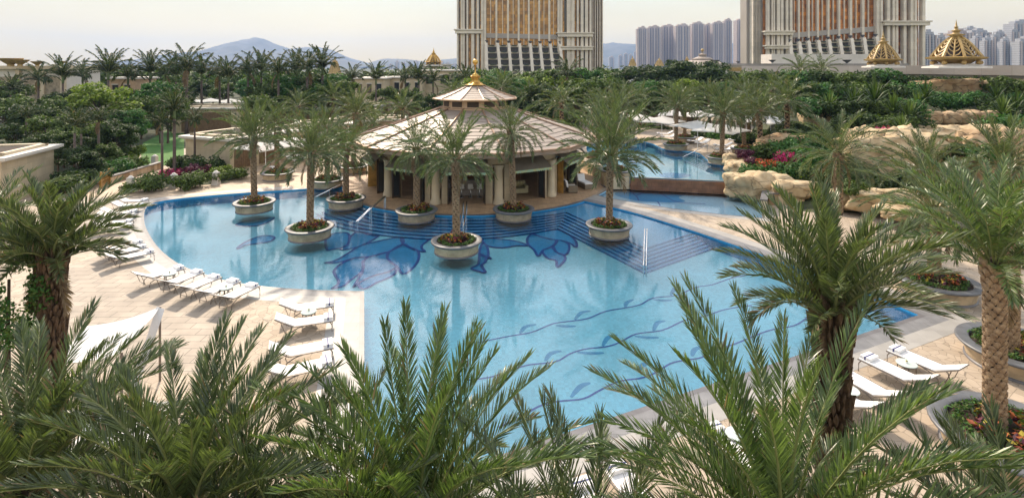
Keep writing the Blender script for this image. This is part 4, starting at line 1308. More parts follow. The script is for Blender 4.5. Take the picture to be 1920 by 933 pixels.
# ---------------------------------------------------------------- broadleaf trees and shrubs
TR = [ # px, top row, distance, kind, width
 (18, 175, 66, 'mid', 1.3), (60, 195, 58, 'dark', 1.3), (100, 178, 70, 'mid', 1.2), (95, 215, 52, 'mid', 1.2), (150, 200, 62, 'dark', 1.2), (195, 158, 66, 'bright', 1.35), (180, 215, 54, 'bright', 1.1),
 (230, 205, 56, 'dark', 1.2), (265, 180, 70, 'mid', 1.1), (295, 152, 74, 'green', 1.2), (320, 160, 78, 'dark', 1.1), (244, 204, 56, 'green', 1.0), (215, 225, 51, 'dark', 1.2), (120, 240, 50, 'mid', 1.2), (30, 230, 52, 'dark', 1.3), (75, 250, 47, 'dark', 1.2), (170, 255, 49, 'dark', 1.2),
 (130, 165, 80, 'dark', 1.3), (235, 165, 82, 'mid', 1.2), (10, 150, 86, 'mid', 1.3), (380, 150, 114, 'dark', 1.2), (420, 155, 112, 'mid', 1.2), (462, 148, 112, 'green', 1.1), (500, 150, 88, 'mid', 1.2), (540, 140, 90, 'green', 1.2), (585, 135, 92, 'mid', 1.3), (620, 138, 90, 'green', 1.2), (640, 150, 82, 'mid', 1.2), (680, 190, 74, 'dark', 1.1),
 (485, 178, 72, 'mid', 1.1), (525, 178, 78, 'dark', 1.2), (590, 172, 80, 'mid', 1.2), (340, 150, 112, 'mid', 1.2), (300, 210, 66, 'dark', 1.0), (400, 158, 118, 'dark', 1.3), (560, 160, 84, 'dark', 1.1), (315, 170, 66, 'mid', 1.0),
 (905, 135, 84, 'bright', 1.3), (945, 132, 82, 'green', 1.2), (985, 135, 86, 'bright', 1.2), (870, 160, 80, 'mid', 1.2), (1020, 130, 88, 'mid', 1.3), (1060, 135, 84, 'bright', 1.2), (1100, 128, 90, 'green', 1.3), (1085, 150, 78, 'mid', 1.3), (1130, 138, 84, 'mid', 1.2), (1005, 160, 76, 'dark', 1.2), (960, 165, 78, 'dark', 1.2), (1030, 185, 70, 'dark', 1.2), (1075, 200, 66, 'mid', 1.1), (915, 170, 74, 'mid', 1.1), (720, 160, 92, 'mid', 1.1), (770, 165, 88, 'mid', 1.1), (820, 172, 80, 'dark', 1.1), (700, 205, 70, 'mid', 1.0), (805, 200, 70, 'mid', 1.1),
 (1165, 125, 105, 'dark', 1.4), (1200, 124, 110, 'dark', 1.4), (1235, 122, 110, 'dark', 1.4), (1262, 116, 105, 'dark', 1.3), (1280, 112, 108, 'dark', 1.2), (1305, 115, 104, 'dark', 1.3), (1325, 114, 100, 'dark', 1.3), (1350, 128, 96, 'dark', 1.2), (1385, 135, 94, 'dark', 1.2), (1160, 150, 88, 'mid', 1.3), (1205, 150, 86, 'green', 1.2), (1245, 152, 88, 'mid', 1.3), (1290, 150, 84, 'bright', 1.2), (1330, 152, 84, 'mid', 1.3), (1370, 155, 80, 'green', 1.2), (1220, 172, 76, 'dark', 1.2), (1180, 178, 72, 'dark', 1.2), (1300, 178, 76, 'dark', 1.2), (1415, 150, 84, 'mid', 1.3), (1120, 170, 74, 'dark', 1.2), (1150, 195, 70, 'dark', 1.0), (1350, 185, 72, 'dark', 1.0),
]
TR += [(110, 268, 45, 'dark', 1.4), (150, 276, 43, 'dark', 1.3), (200, 268, 47, 'mid', 1.2), (128, 225, 54, 'dark', 1.2), (60, 215, 60, 'green', 1.2), (170, 235, 52, 'mid', 1.1), (228, 232, 54, 'dark', 1.2)]
TR.sort()
for i, (px, ty, d, k, w) in enumerate(TR):
    c = D(px, ty, d)
    adj = {'dark': 'dark green', 'mid': 'olive green', 'bright': 'yellow-green', 'green': 'fresh green'}[k]
    side = 'left garden' if px < 700 else ('garden behind the pavilion' if px < 1140 else 'garden behind the upper pool')
    lst = [t for t in TR if t[3] == k and ((t[0] < 700) == (px < 700)) and ((t[0] < 1140) == (px < 1140))]
    n = lst.index((px, ty, d, k, w))
    broad_tree((c.x, c.y, 0), c.z, '%s tree, %s of that green from the left, %s' % (adj, ORD[n], side), k, i, wide=w * 0.92, rz=i * 1.1)
# the unbroken mass of planting far behind, where no single tree can be told apart
rng = random.Random(77)
cl = []
for i in range(420):
    px = rng.uniform(-80, 1480)
    d = rng.uniform(118, 185)
    yt_ = 131 + 5 * math.sin(px * 0.021) + rng.uniform(-2, 12)
    c = D(px, yt_, d)
    cl.append((c.x, c.y, c.z - 1.8, rng.uniform(2.0, 3.6)))
tag(ob('distant_woods', leaf_mass('distant_woods', 77, cl, 90, 0.62, [M_lv['dark'], M_lv['mid']], [0.65, 0.35], 0.8)), kind='stuff')
# leafy tree at the left edge, near
c = D(18, 470, 11.5)
near_cl = []
rng = random.Random(9)
for i in range(34):
    a = rng.uniform(0, 2 * PI); e_ = rng.uniform(-1, 1)
    near_cl.append((math.cos(a) * 0.75 * math.cos(e_), math.sin(a) * 0.75 * math.cos(e_), 4.4 + 1.15 * math.sin(e_) + rng.uniform(-.2, .2), rng.uniform(0.25, 0.4)))
t = thing('broadleaf_tree', (-11.6, 12.2, 0), 'glossy leafy tree at the left edge beside the shaggy palm trunk', 'tree')
ob('crown', leaf_mass('crown', 91, near_cl, 190, 0.055, [M_lv['green'], M_lv['mid']], [0.6, 0.4], 1.0), t)
tb = MB(); tb.tube([(0, 0, 0), (0.05, 0, 2.4), (0, 0.1, 4.6)], [0.09, 0.07, 0.03], 7); tb.build('trunk', M_bark, t)

def bush_mesh(seed, mts, wts, n=16, leaf=0.09, per=90):
    rng = random.Random(seed)
    cl = [(rng.uniform(-.6, .6), rng.uniform(-.6, .6), rng.uniform(0.25, 0.75), rng.uniform(0.25, 0.42)) for _ in range(n)]
    return leaf_mass('leaves', seed, cl, per, leaf, mts, wts, 0.9)
BU = {'dark': bush_mesh(1, [M_lv['dark']], None), 'mid': bush_mesh(2, [M_lv['mid']], None), 'bright': bush_mesh(3, [M_lv['bright']], None), 'green': bush_mesh(4, [M_lv['green']], None),
      'pink': bush_mesh(5, [M_pink, M_lv['green']], [0.7, 0.3]), 'red': bush_mesh(6, [M_red, M_lv['mid']], [0.6, 0.4]), 'purple': bush_mesh(7, [M_purple], None)}
def bush(px, py, d, s, k, lab, hz=1.0, z=None, group=None):
    c = D(px, py, d)                      # px, py: middle of the bush
    o = ob('shrub', BU[k], None, (c.x, c.y, c.z - s * hz * 0.5))
    o.scale = (s, s, s * hz)
    o.rotation_euler = (0, 0, px)
    return tag(o, lab, 'shrub', group)
def ros(px, py, d, s, v, lab):
    c = D(px, py, d)
    o = ob('spiky_plant', ROS[v], None, (c.x, c.y, c.z - 0.35 * s))
    o.scale = (s, s, s)
    o.rotation_euler = (0, 0, px * 0.7)
    return tag(o, lab, 'plant', 'spiky plants on the rock garden')
# hillside planting on the right
rows = [(150, 70, [1420, 1455, 1490, 1525, 1560, 1595, 1625, 1655, 1685], 2.6), (175, 60, [1500, 1540, 1575, 1610, 1645, 1680, 1705], 2.6), (205, 52, [1500, 1560, 1600, 1640, 1675, 1700], 2.2), (232, 47, [1600, 1640, 1680, 1710], 1.9),
        (190, 58, [1745, 1775, 1800, 1830, 1860, 1895], 2.0), (165, 62, [1890, 1915], 2.6), (205, 54, [1885, 1912], 2.4), (240, 48, [1890, 1915], 2.2)]
RN = ['top', 'second', 'third', 'fourth', 'planted middle', 'upper right', 'middle right', 'lower right']
ks = ['mid', 'dark', 'green', 'dark', 'mid']
for ri, (py, d, xs, s) in enumerate(rows):
    for i, px in enumerate(xs):
        k = 'green' if ri == 4 else ks[(i + ri) % 5]
        bush(px + (i * 7 % 5 - 2), py + (i * 5 % 7) - 3, d, s, k, '%s shrub from the left, %s row of the right planted slope' % (ORD[i], RN[ri]), 1.0, group='shrubs on the planted slope')
for i, (px, py, d, s, v) in enumerate([(1640, 178, 50, 1.9, 0), (1600, 188, 52, 1.7, 0), (1675, 200, 48, 1.6, 1), (1705, 215, 47, 1.6, 1), (1735, 175, 56, 1.5, 0), (1720, 195, 52, 1.5, 1), (1868, 178, 56, 1.5, 0), (1880, 205, 50, 1.6, 1), (1905, 195, 52, 1.6, 0), (1555, 195, 54, 1.6, 1), (1690, 240, 44, 1.4, 1), (1895, 240, 46, 1.5, 1)]):
    ros(px, py, d, s, v, '%s spiky strap-leaved plant %s' % (ORD[i], ['on the slope between the shrubs and the rock walls, dark', 'on the slope among lighter fronds, pale'][v]))
# planted bed behind the boulders
k_ = 0
for (px, py, d, s, k, lab) in [
    (1395, 288, 44, 0.8, 'purple', 'purple-leaved shrub at the tip of the upper pool'), (1412, 305, 42, 0.9, 'purple', 'second purple-leaved shrub, by the red flowers'),
    (1436, 311, 41, 1.1, 'red', 'orange-red flowering shrub above the big boulder'), (1482, 300, 42, 1.3, 'pink', 'magenta flowering shrub with the most blossom, right bank'), (1466, 296, 43, 0.9, 'pink', 'small magenta flowering shrub left of the larger one'),
    (1640, 262, 42.5, 1.8, 'dark', 'dark shrub on top of the huge golden rock face'), (1705, 262, 43, 1.6, 'mid', 'olive shrub beside the dark pink flowers'), (1560, 262, 47, 2.0, 'mid', 'olive shrub below the upright pale rock'),
    (1850, 292, 38, 1.6, 'green', 'green shrub growing on the right ledge rocks'), (1775, 285, 40, 1.4, 'dark', 'dark shrub in a hollow of the ledge rocks'), (1590, 352, 34.5, 1.1, 'mid', 'small olive shrub in the gap between two low tan rocks'),
    (1665, 250, 44, 1.1, 'pink', 'dark pink flowers above the golden rock face'),
    (1420, 326, 40.5, 1.7, 'green', 'green shrub just above the big boulder'), (1452, 325, 40.5, 1.7, 'mid', 'olive shrub above the big boulder, left of the low green ones'), (1486, 325, 40, 1.7, 'green', 'low green shrub below the magenta flowers'),
    (1518, 330, 39.5, 1.9, 'mid', 'olive shrub between the magenta flowers and the date palm'), (1530, 305, 41, 2.2, 'green', 'tall green shrub behind the rock-garden date palm'), (1548, 335, 38.5, 1.9, 'dark', 'dark shrub at the foot of the rock-garden date palm'),
    (1600, 335, 37.5, 2.0, 'dark', 'dark shrub right of the date palm trunk'), (1632, 350, 36, 1.9, 'dark', 'dark shrub under the golden rock face'), (1668, 352, 35.5, 1.9, 'dark', 'middle dark shrub of the low hedge by the golden rock'), (1705, 350, 35, 1.9, 'dark', 'right dark shrub of the low hedge by the golden rock'), (1745, 350, 34.5, 1.9, 'dark', 'dark shrub hidden behind drooping fronds on the right'),
    (1470, 280, 44, 1.6, 'green', 'green shrub before the reddish rock on the right bank'), (1440, 285, 44, 1.6, 'mid', 'olive shrub under the first bank palm'), (1510, 275, 45, 2.0, 'green', 'green shrub right of the reddish rock'), (1500, 250, 50, 2.2, 'dark', 'dark shrub above the reddish rock'),
    (1395, 262, 60, 1.8, 'dark', 'dark shrub behind the right umbrellas'), (1425, 255, 58, 2.0, 'mid', 'olive shrub between the umbrellas and the bank palms'), (1320, 255, 66, 1.8, 'dark', 'dark hedge shrub beneath the large umbrella'), (1345, 257, 64, 1.8, 'green', 'green shrub beneath the slanting umbrella'), (1300, 240, 74, 1.8, 'dark', 'dark shrub behind the far bank palm'),
    (1245, 245, 74, 1.8, 'dark', 'dark shrub behind the far umbrellas'), (1210, 243, 76, 1.8, 'dark', 'dark shrub left of the far umbrellas')]:
    bush(px, py, d, s, k, lab, 1.0, group='garden shrubs by the upper pool')
# left garden bed
for (px, py, s, k, lab) in [
    (316, 324, 0.8, 'pink', 'deep pink leafed shrub at the foot of the left lawn palm'), (336, 323, 0.7, 'pink', 'deep pink shrub between two lawn palms'), (370, 320, 1.4, 'purple', 'round purple shrub in the bed beside the path'), (352, 308, 1.7, 'dark', 'broad-leaved dark shrub under the middle lawn palm'),
    (390, 310, 1.7, 'dark', 'broad-leaved dark shrub before the stone cabana wall'), (418, 323, 1.1, 'bright', 'small yellow-green clipped shrub by the last stone bollard'), (270, 345, 1.3, 'mid', 'low shrub right of the first stone bollard'), (292, 338, 1.4, 'mid', 'low shrub in the bed, left of the middle bollard'),
    (350, 338, 1.3, 'mid', 'low shrub right of the middle bollard'), (380, 334, 1.3, 'mid', 'low shrub left of the last bollard'), (440, 325, 1.1, 'mid', 'low shrub at the end of the bed'), (238, 354, .6, 'dark', 'tiny dark shrub at the tip of the bed'),
    (245, 286, 1.4, 'bright', 'round clipped yellow-green shrub at the lawn edge'), (215, 315, 1.6, 'green', 'green shrub behind the striped wall, near the gate'), (240, 308, 1.6, 'mid', 'white-flecked shrub behind the striped wall'), (258, 306, 0.9, 'green', 'low green shrub at the far end of the striped wall'),
    (140, 335, 1.7, 'dark', 'dark shrub in the raised bed behind the dark-capped wall'), (165, 330, 1.6, 'dark', 'second dark shrub in the raised bed behind the dark-capped wall'), (190, 318, 1.7, 'dark', 'dark shrub left of the golden gate'), (125, 345, 1.5, 'mid', 'olive shrub beside the near cabana corner'), (178, 265, 1.8, 'red', 'red flowering shrub among the garden trees'), (205, 290, 2.0, 'dark', 'dark shrub below the red flowers')]:
    d = (H - s * 0.5) / ((py - HY) / F)
    bush(px, py, d, s, k, lab, 1.0, group='garden shrubs by the lawn')

def hedge(name, a, b, w, h, k, lab, z=0.0, leaf=0.07, per=60, stp=0.35):
    a, b = Vector((*a, 0)), Vector((*b, 0))
    n = max(2, int((b - a).length / stp))
    t = (b - a).normalized(); s = Vector((-t.y, t.x, 0))
    rng = random.Random(int(a.x * 10))
    cl = []
    for i in range(n):
        for j in range(max(1, int(w / 0.4))):
            p = a + (b - a) * (i + rng.random() * .8) / n + s * rng.uniform(-w / 2, w / 2)
            cl.append((p.x, p.y, z + h * rng.uniform(0.35, 0.85), 0.3 * h / 0.6 if h < .6 else 0.34))
    o = ob(name, leaf_mass(name, 4, cl, per, leaf, [M_lv[k], M_lv['mid']], [0.7, 0.3], 1.0))
    return tag(o, lab, 'hedge')
q = [D(1665, 150, 74), D(1925, 148, 62)]
hedge('clipped_hedge', (q[0].x, q[0].y), (q[1].x, q[1].y), 1.2, 1.1, 'dark', 'long clipped hedge below the grey parapet wall', z=q[0].z - 0.5, leaf=0.14, per=40)

# ---------------------------------------------------------------- the pavilion
P = thing('poolside_pavilion', (CX, CY, 0), 'twelve-sided pool bar pavilion with copper-tiled roof and gilded cupola', 'pavilion')
RW = 8.25
def fa(k): return R(-90 + 30 * k)            # facet direction
def vtx(r, k, z=0): a = R(-105 + 30 * k); return Vector((r * math.cos(a), r * math.sin(a), z))
b = MB(); b.poly([vtx(8.6, k)[:2] for k in range(12)], 0.04); b.wall([vtx(8.6, k)[:2] for k in range(12)], 0.0, 0.04)
b.build('floor', M_pave, P)
# entablature ring above the openings
b = MB()
b.lathe([(RW + 0.05, 2.72), (RW + 0.10, 2.74), (RW + 0.10, 3.22), (RW + 0.3, 3.26), (RW + 0.3, 3.4), (RW - 0.35, 3.4), (RW - 0.35, 2.72), (RW + 0.05, 2.72)], n=12, a0=R(-105))
b.build('lintel_ring', M_creamp, P)
for k in range(12):
    v = vtx(RW - 0.05, k)
    a = math.atan2(v.y, v.x)
    b = MB()
    b.lathe([(0.40, 0.04), (0.40, 0.22), (0.34, 0.27), (0.36, 0.34), (0.30, 0.40), (0.285, 2.35), (0.33, 2.40), (0.30, 2.46), (0.36, 2.6), (0.36, 2.72)], (v.x + math.cos(a) * 0.22, v.y + math.sin(a) * 0.22, 0), 18)
    b.build('column', M_creamp, P, smooth=True)
    # pilasters either side of the column
    for s in (-1, 1):
        f = fa(k if s > 0 else k - 1)
        tdir = Vector((-math.sin(f), math.cos(f), 0)) * s
        p = vtx(RW, k) + tdir * 0.62
        bb = MB(); bb.box((p.x, p.y, 1.38), (0.48, 0.46, 2.68), f + PI / 2)
        bb.build('pilaster', M_cream, P)
mid = RW * math.cos(R(15))
for k in range(-5, 7):
    f = fa(k)
    n_ = Vector((math.cos(f), math.sin(f), 0)); t_ = Vector((-math.sin(f), math.cos(f), 0))
    half = 4.27 / 2 - 0.87
    back = abs(k) > 3
    # threshold frame
    bb = MB()
    for s in (-1, 1):
        c = n_ * (mid - 0.02) + t_ * s * half + Vector((0, 0, 1.33))
        bb.box(c, (0.07, 0.14, 2.58), f + PI / 2)
    c = n_ * (mid - 0.02) + Vector((0, 0, 2.66)); bb.box(c, (half * 2, 0.14, 0.1), f + PI / 2)
    bb.build('door_frame', M_bronze, P)
    for s in (-1, 1):
        an = f + PI / 2 + s * R(-68)
        dd = Vector((math.cos(an), math.sin(an), 0)) * s
        c = n_ * (mid + 0.08) + t_ * s * (half - 0.06) + Vector((0, 0, 1.30)) + n_ * 0.33
        bb = MB(); bb.box(c, (0.66, 0.05, 2.4), f + s * R(12))
        dl = bb.build('folding_door', M_goldd if (k in (-2, 2, 3) and s < 0) else M_bronze, P)
        bb = MB()
        q_ = 0.031
        for sgn in (-1, 1):
            cc = c + Vector((-math.sin(f + s * R(12)), math.cos(f + s * R(12)), 0)) * q_ * sgn
            bb.box(cc, (0.46, 0.006, 2.1), f + s * R(12))
        bb.build('door_pane', M_glass if not (k in (-2, 2, 3) and s < 0) else M_goldd, dl)
    # awning
    bb = MB()
    w1, w2 = half + 0.12, half + 0.28
    hi = n_ * (mid + 0.14); lo = n_ * (mid + 1.2)
    z1, z2 = 3.14, 2.38
    vs = [hi - t_ * w1 + Vector((0, 0, z1)), hi + t_ * w1 + Vector((0, 0, z1)), lo + t_ * w2 + Vector((0, 0, z2)), lo - t_ * w2 + Vector((0, 0, z2))]
    vs += [v - Vector((0, 0, 0.03)) for v in vs]
    bb.add(vs, [(0, 3, 2, 1), (4, 5, 6, 7), (0, 4, 7, 3), (1, 2, 6, 5), (3, 7, 6, 2), (0, 1, 5, 4)])
    aw = bb.build('awning', M_awn, P)
    bb = MB()
    for j in range(16):
        u0, u1 = -w2 + 2 * w2 * j / 16, -w2 + 2 * w2 * (j + 1) / 16
        um = (u0 + u1) / 2
        zb = z2 - 0.03
        e = lo + n_ * 0.012
        vs = [e + t_ * u0 + Vector((0, 0, zb + .03)), e + t_ * u1 + Vector((0, 0, zb + .03)), e + t_ * u1 + Vector((0, 0, zb - 0.10)), e + t_ * um + Vector((0, 0, zb - 0.17)), e + t_ * u0 + Vector((0, 0, zb - 0.10))]
        bb.add(vs + [v + n_ * 0.012 for v in vs], [(0, 1, 2, 3, 4), (9, 8, 7, 6, 5), (4, 3, 8, 9), (3, 2, 7, 8)])
    bb.build('awning_trim', M_fringe, aw)
    # soft light gap wall behind back facets
    if k in (4, 5, 6, -4, -5):
        bb = MB(); c = n_ * (mid - 0.25) + Vector((0, 0, 1.35)); bb.box(c, (half * 2, 0.08, 2.6), f + PI / 2)
        bb.build('shutter_wall', M_wood, P)
# inner core and bar counter
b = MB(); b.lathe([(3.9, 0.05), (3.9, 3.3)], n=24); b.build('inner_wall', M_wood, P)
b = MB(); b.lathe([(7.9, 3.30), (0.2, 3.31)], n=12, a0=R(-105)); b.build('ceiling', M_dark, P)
f0 = fa(0)
b = MB(); b.box((0.35, -5.6, 0.58), (3.0, 0.6, 1.06)); b.box((0.35, -5.6, 1.14), (3.2, 0.78, 0.06)); b.build('bar_counter', mat('counter_panels', (0.34, 0.30, 0.27), 0.35, var=0.2, scale=5), P)
b = MB()
b.box((0.3, -4.15, 1.85), (3.0, 0.3, 0.05)); b.box((0.3, -4.15, 2.25), (3.0, 0.3, 0.05)); b.box((0.3, -4.15, 1.45), (3.0, 0.3, 0.05))
for i in range(14):
    for z in (1.475, 1.875):
        b.lathe([(0.045, 0), (0.045, 0.17), (0.015, 0.22), (0.015, 0.29)], (-1.0 + i * 0.2, -4.15, z), 6)
b.build('bottle_shelf', M_white, P)
# stools
def stool(x, y, lab):
    t = thing('bar_stool', (CX + x, CY + y, 0.05), lab, 'stool', 'stools at the pavilion bar')
    b = MB(); b.lathe([(0.02, 0.62), (0.20, 0.62), (0.22, 0.68), (0.18, 0.72), (0.01, 0.73)], n=14); b.build('seat', M_cloth, t, True)
    b = MB(); b.add([( -0.19, -0.18, 0.7), (0.19, -0.18, 0.7), (0.17, -0.21, 1.0), (-0.17, -0.21, 1.0), (-0.19, -0.15, 0.7), (0.19, -0.15, 0.7), (0.17, -0.18, 1.0), (-0.17, -0.18, 1.0)], [(0, 1, 2, 3), (7, 6, 5, 4), (0, 3, 7, 4), (1, 5, 6, 2), (3, 2, 6, 7)]); b.build('backrest', M_cloth, t)
    b = MB(); b.lathe([(0.2, 0.0), (0.2, 0.02), (0.03, 0.04), (0.025, 0.6)], n=12); b.build('pedestal', M_steel, t, True)
for i, x in enumerate((-0.55, 0.1, 0.75, 1.4)):
    stool(x, -6.35, ORD[i] + ' white bar stool from the left at the pavilion counter')
def sofa(loc, rz, w, lab, m):
    t = thing('armchair' if w < 1.3 else 'sofa', loc, lab, 'sofa', None, rz)
    b = MB(); b.box((0, 0, 0.25), (w, 0.8, 0.34)); b.build('seat', m, t)
    b = MB()
    for j in range(9):
        u = -w / 2 + w * j / 8
        b.lathe([(0.0, 0.42), (0.12, 0.44), (0.14, 0.72), (0.10, 0.86), (0, 0.88)], (u * 0.95, 0.36, 0), 8)
    b.build('backrest', m, t, True)
    for s in (-1, 1):
        b = MB(); b.tube([(s * w / 2, -0.38, 0.5), (s * w / 2, 0.34, 0.56)], 0.13, 10); b.box((s * w / 2, 0, 0.28), (0.2, 0.72, 0.4)); b.build('armrest', m, t)
f2 = fa(1)
pp = Vector((CX, CY, 0)) + Vector((math.cos(f2), math.sin(f2), 0)) * 6.0
sofa((pp.x + 0.3, pp.y, 0.05), R(15), 1.7, 'buttoned cream sofa inside the right-hand pavilion room', M_couch)
pp = Vector((CX, CY, 0)) + Vector((math.cos(fa(-1)), math.sin(fa(-1)), 0)) * 6.0
sofa((pp.x, pp.y, 0.05), R(-20), 1.0, 'armchair inside the left-hand pavilion room', M_cloth)
# tiled roof in lapped courses
b = MB()
prof = []
nr = 13
RE, ZE, RT, ZT_ = 10.15, 3.78, 2.75, 6.12
for i in range(nr):
    for (tt, dz) in ((i / nr, 0.0), ((i + 1) / nr, 0.035)):
        s = tt
        r = RE + (RT - RE) * s
        z = ZE + (ZT_ - ZE) * (s * 0.90 + s * s * 0.10) - dz
        prof.append((r, z))
b.lathe(prof, n=12, a0=R(-105))
rf = b.build('roof', M_roof, P)
for k in range(12):
    b = MB()
    pts = []
    for i in range(0, 2 * nr, 4):
        r, z = prof[i]
        v = vtx(r, k, z + 0.05); pts.append(v)
    v = vtx(prof[-1][0], k, prof[-1][1] + 0.07); pts.append(v)
    b.tube(pts, 0.065, 6)
    b.build('hip_ridge', M_ridge, rf)
b = MB()
b.lathe([(RE - 0.05, ZE + 0.03), (RE + 0.10, ZE + 0.01), (RE + 0.12, ZE - 0.09), (RE + 0.02, ZE - 0.11)], n=12, a0=R(-105)); b.build('eave_edge', M_ridge, P)
b = MB()
b.lathe([(RE + 0.02, ZE - 0.11), (RE + 0.06, ZE - 0.17), (RE - 0.02, ZE - 0.36), (RE - 0.26, ZE - 0.42), (RW + 0.2, ZE - 0.46)], n=12, a0=R(-105)); b.build('eave_moulding', M_gutter, P)
for k in range(12):
    b = MB(); b.tube([vtx(RE - 0.3, k, ZE - 0.40), vtx(RW + 0.3, k, ZE - 0.52)], [0.05, 0.07], 5); b.build('eave_bracket', M_gutter, P)
# cupola
b = MB(); b.lathe([(2.95, 6.02), (2.95, 6.12), (2.72, 6.16), (2.66, 6.80), (2.8, 6.84)], n=12, a0=R(-105)); b.build('cupola_wall', M_goldpt if False else M_gutter, P)
for k in range(12):
    a = fa(k); r = 2.69 * math.cos(R(15)) + 0.02
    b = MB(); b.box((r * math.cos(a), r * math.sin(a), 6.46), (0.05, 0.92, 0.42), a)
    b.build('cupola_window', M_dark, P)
b = MB()
pr = []
for i in range(7):
    for (s, dz) in ((i / 7, 0), ((i + 1) / 7, 0.02)):
        pr.append((3.52 + (0.42 - 3.52) * s, 6.90 + (8.06 - 6.90) * (s * 0.75 + 0.25 * s * s) - dz))
b.lathe(pr, n=12, a0=R(-105)); r2 = b.build('cupola_roof', M_roof, P)
for k in range(12):
    b = MB(); b.tube([vtx(pr[i][0], k, pr[i][1] + 0.03) for i in (0, 4, 8, 13)], 0.035, 5); b.build('hip_ridge', M_ridge, r2)
b = MB(); b.lathe([(3.5, 6.92), (3.60, 6.90), (3.60, 6.80), (2.75, 6.78)], n=12, a0=R(-105)); b.build('cupola_eave', M_gutter, P)
b = MB()
b.lathe([(0.85, 7.93), (0.9, 7.98), (0.62, 8.02), (0.50, 8.10), (0.30, 8.14), (0.22, 8.3), (0.30, 8.62), (0.36, 8.68), (0.22, 8.74), (0.30, 8.82), (0.12, 8.9), (0.05, 9.0), (0.045, 9.62), (0.12, 9.64), (0.13, 9.68), (0.0, 9.70)], n=16)
fin = b.build('finial', M_gold, P, True)
b = MB()
for k in range(8):
    a = 2 * PI * k / 8
    b.tube([(0.62 * math.cos(a), 0.62 * math.sin(a), 8.02), (0.36 * math.cos(a), 0.36 * math.sin(a), 8.2), (0.30 * math.cos(a), 0.30 * math.sin(a), 8.55), (0.42 * math.cos(a), 0.42 * math.sin(a), 8.72)], [0.05, 0.045, 0.04, 0.05], 5)
b.build('finial_scrolls', M_gold, fin)
b = MB(); b.lathe([(0, 9.64), (0.13, 9.68), (0.22, 9.79), (0.235, 9.90), (0.2, 10.02), (0.11, 10.1), (0, 10.13)], n=16); b.build('finial_ball', M_gold, fin, True)
# ---------------------------------------------------------------- hotel towers
def tex_curtain(name, c1, c2, mul=(0.25, 0.2, 0.16)):
    m = mat(name, c1, 0.16, var=0, col2=c2, scale=0.22, metal=0.3, detail=6, spec=0.7)
    stone_grid(m, 1.25, 1.75, 0.08, 0.5, offset=0.0)
    b = [n for n in m.node_tree.nodes if n.bl_idname == 'ShaderNodeTexBrick'][0]
    b.inputs['Color1'].default_value = (1.25, 1.2, 1.1, 1)  # bright and dark panes at random paint the glass sparkle into the colour
    b.inputs['Color2'].default_value = (0.3, 0.27, 0.25, 1)
    b.inputs['Bias'].default_value = -0.15
    return m
M_cgold = tex_curtain('gold_curtain_glass', (0.62, 0.36, 0.10), (0.26, 0.13, 0.045))
M_cgold2 = tex_curtain('amber_curtain_glass', (0.72, 0.29, 0.045), (0.30, 0.115, 0.03))
M_pier = stone_grid(mat('tower_pier', (0.76, 0.68, 0.56), 0.6, var=0.05, scale=0.1), 3.0, 1.75, 0.05, 0.88)
M_pierg = mat('tower_rib_grey', (0.36, 0.32, 0.28), 0.6, var=0.08, scale=0.1)
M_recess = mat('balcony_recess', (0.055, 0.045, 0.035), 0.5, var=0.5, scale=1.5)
M_bplant = mat('balcony_plants', (0.03, 0.045, 0.02), 0.9, var=0.5, scale=2)
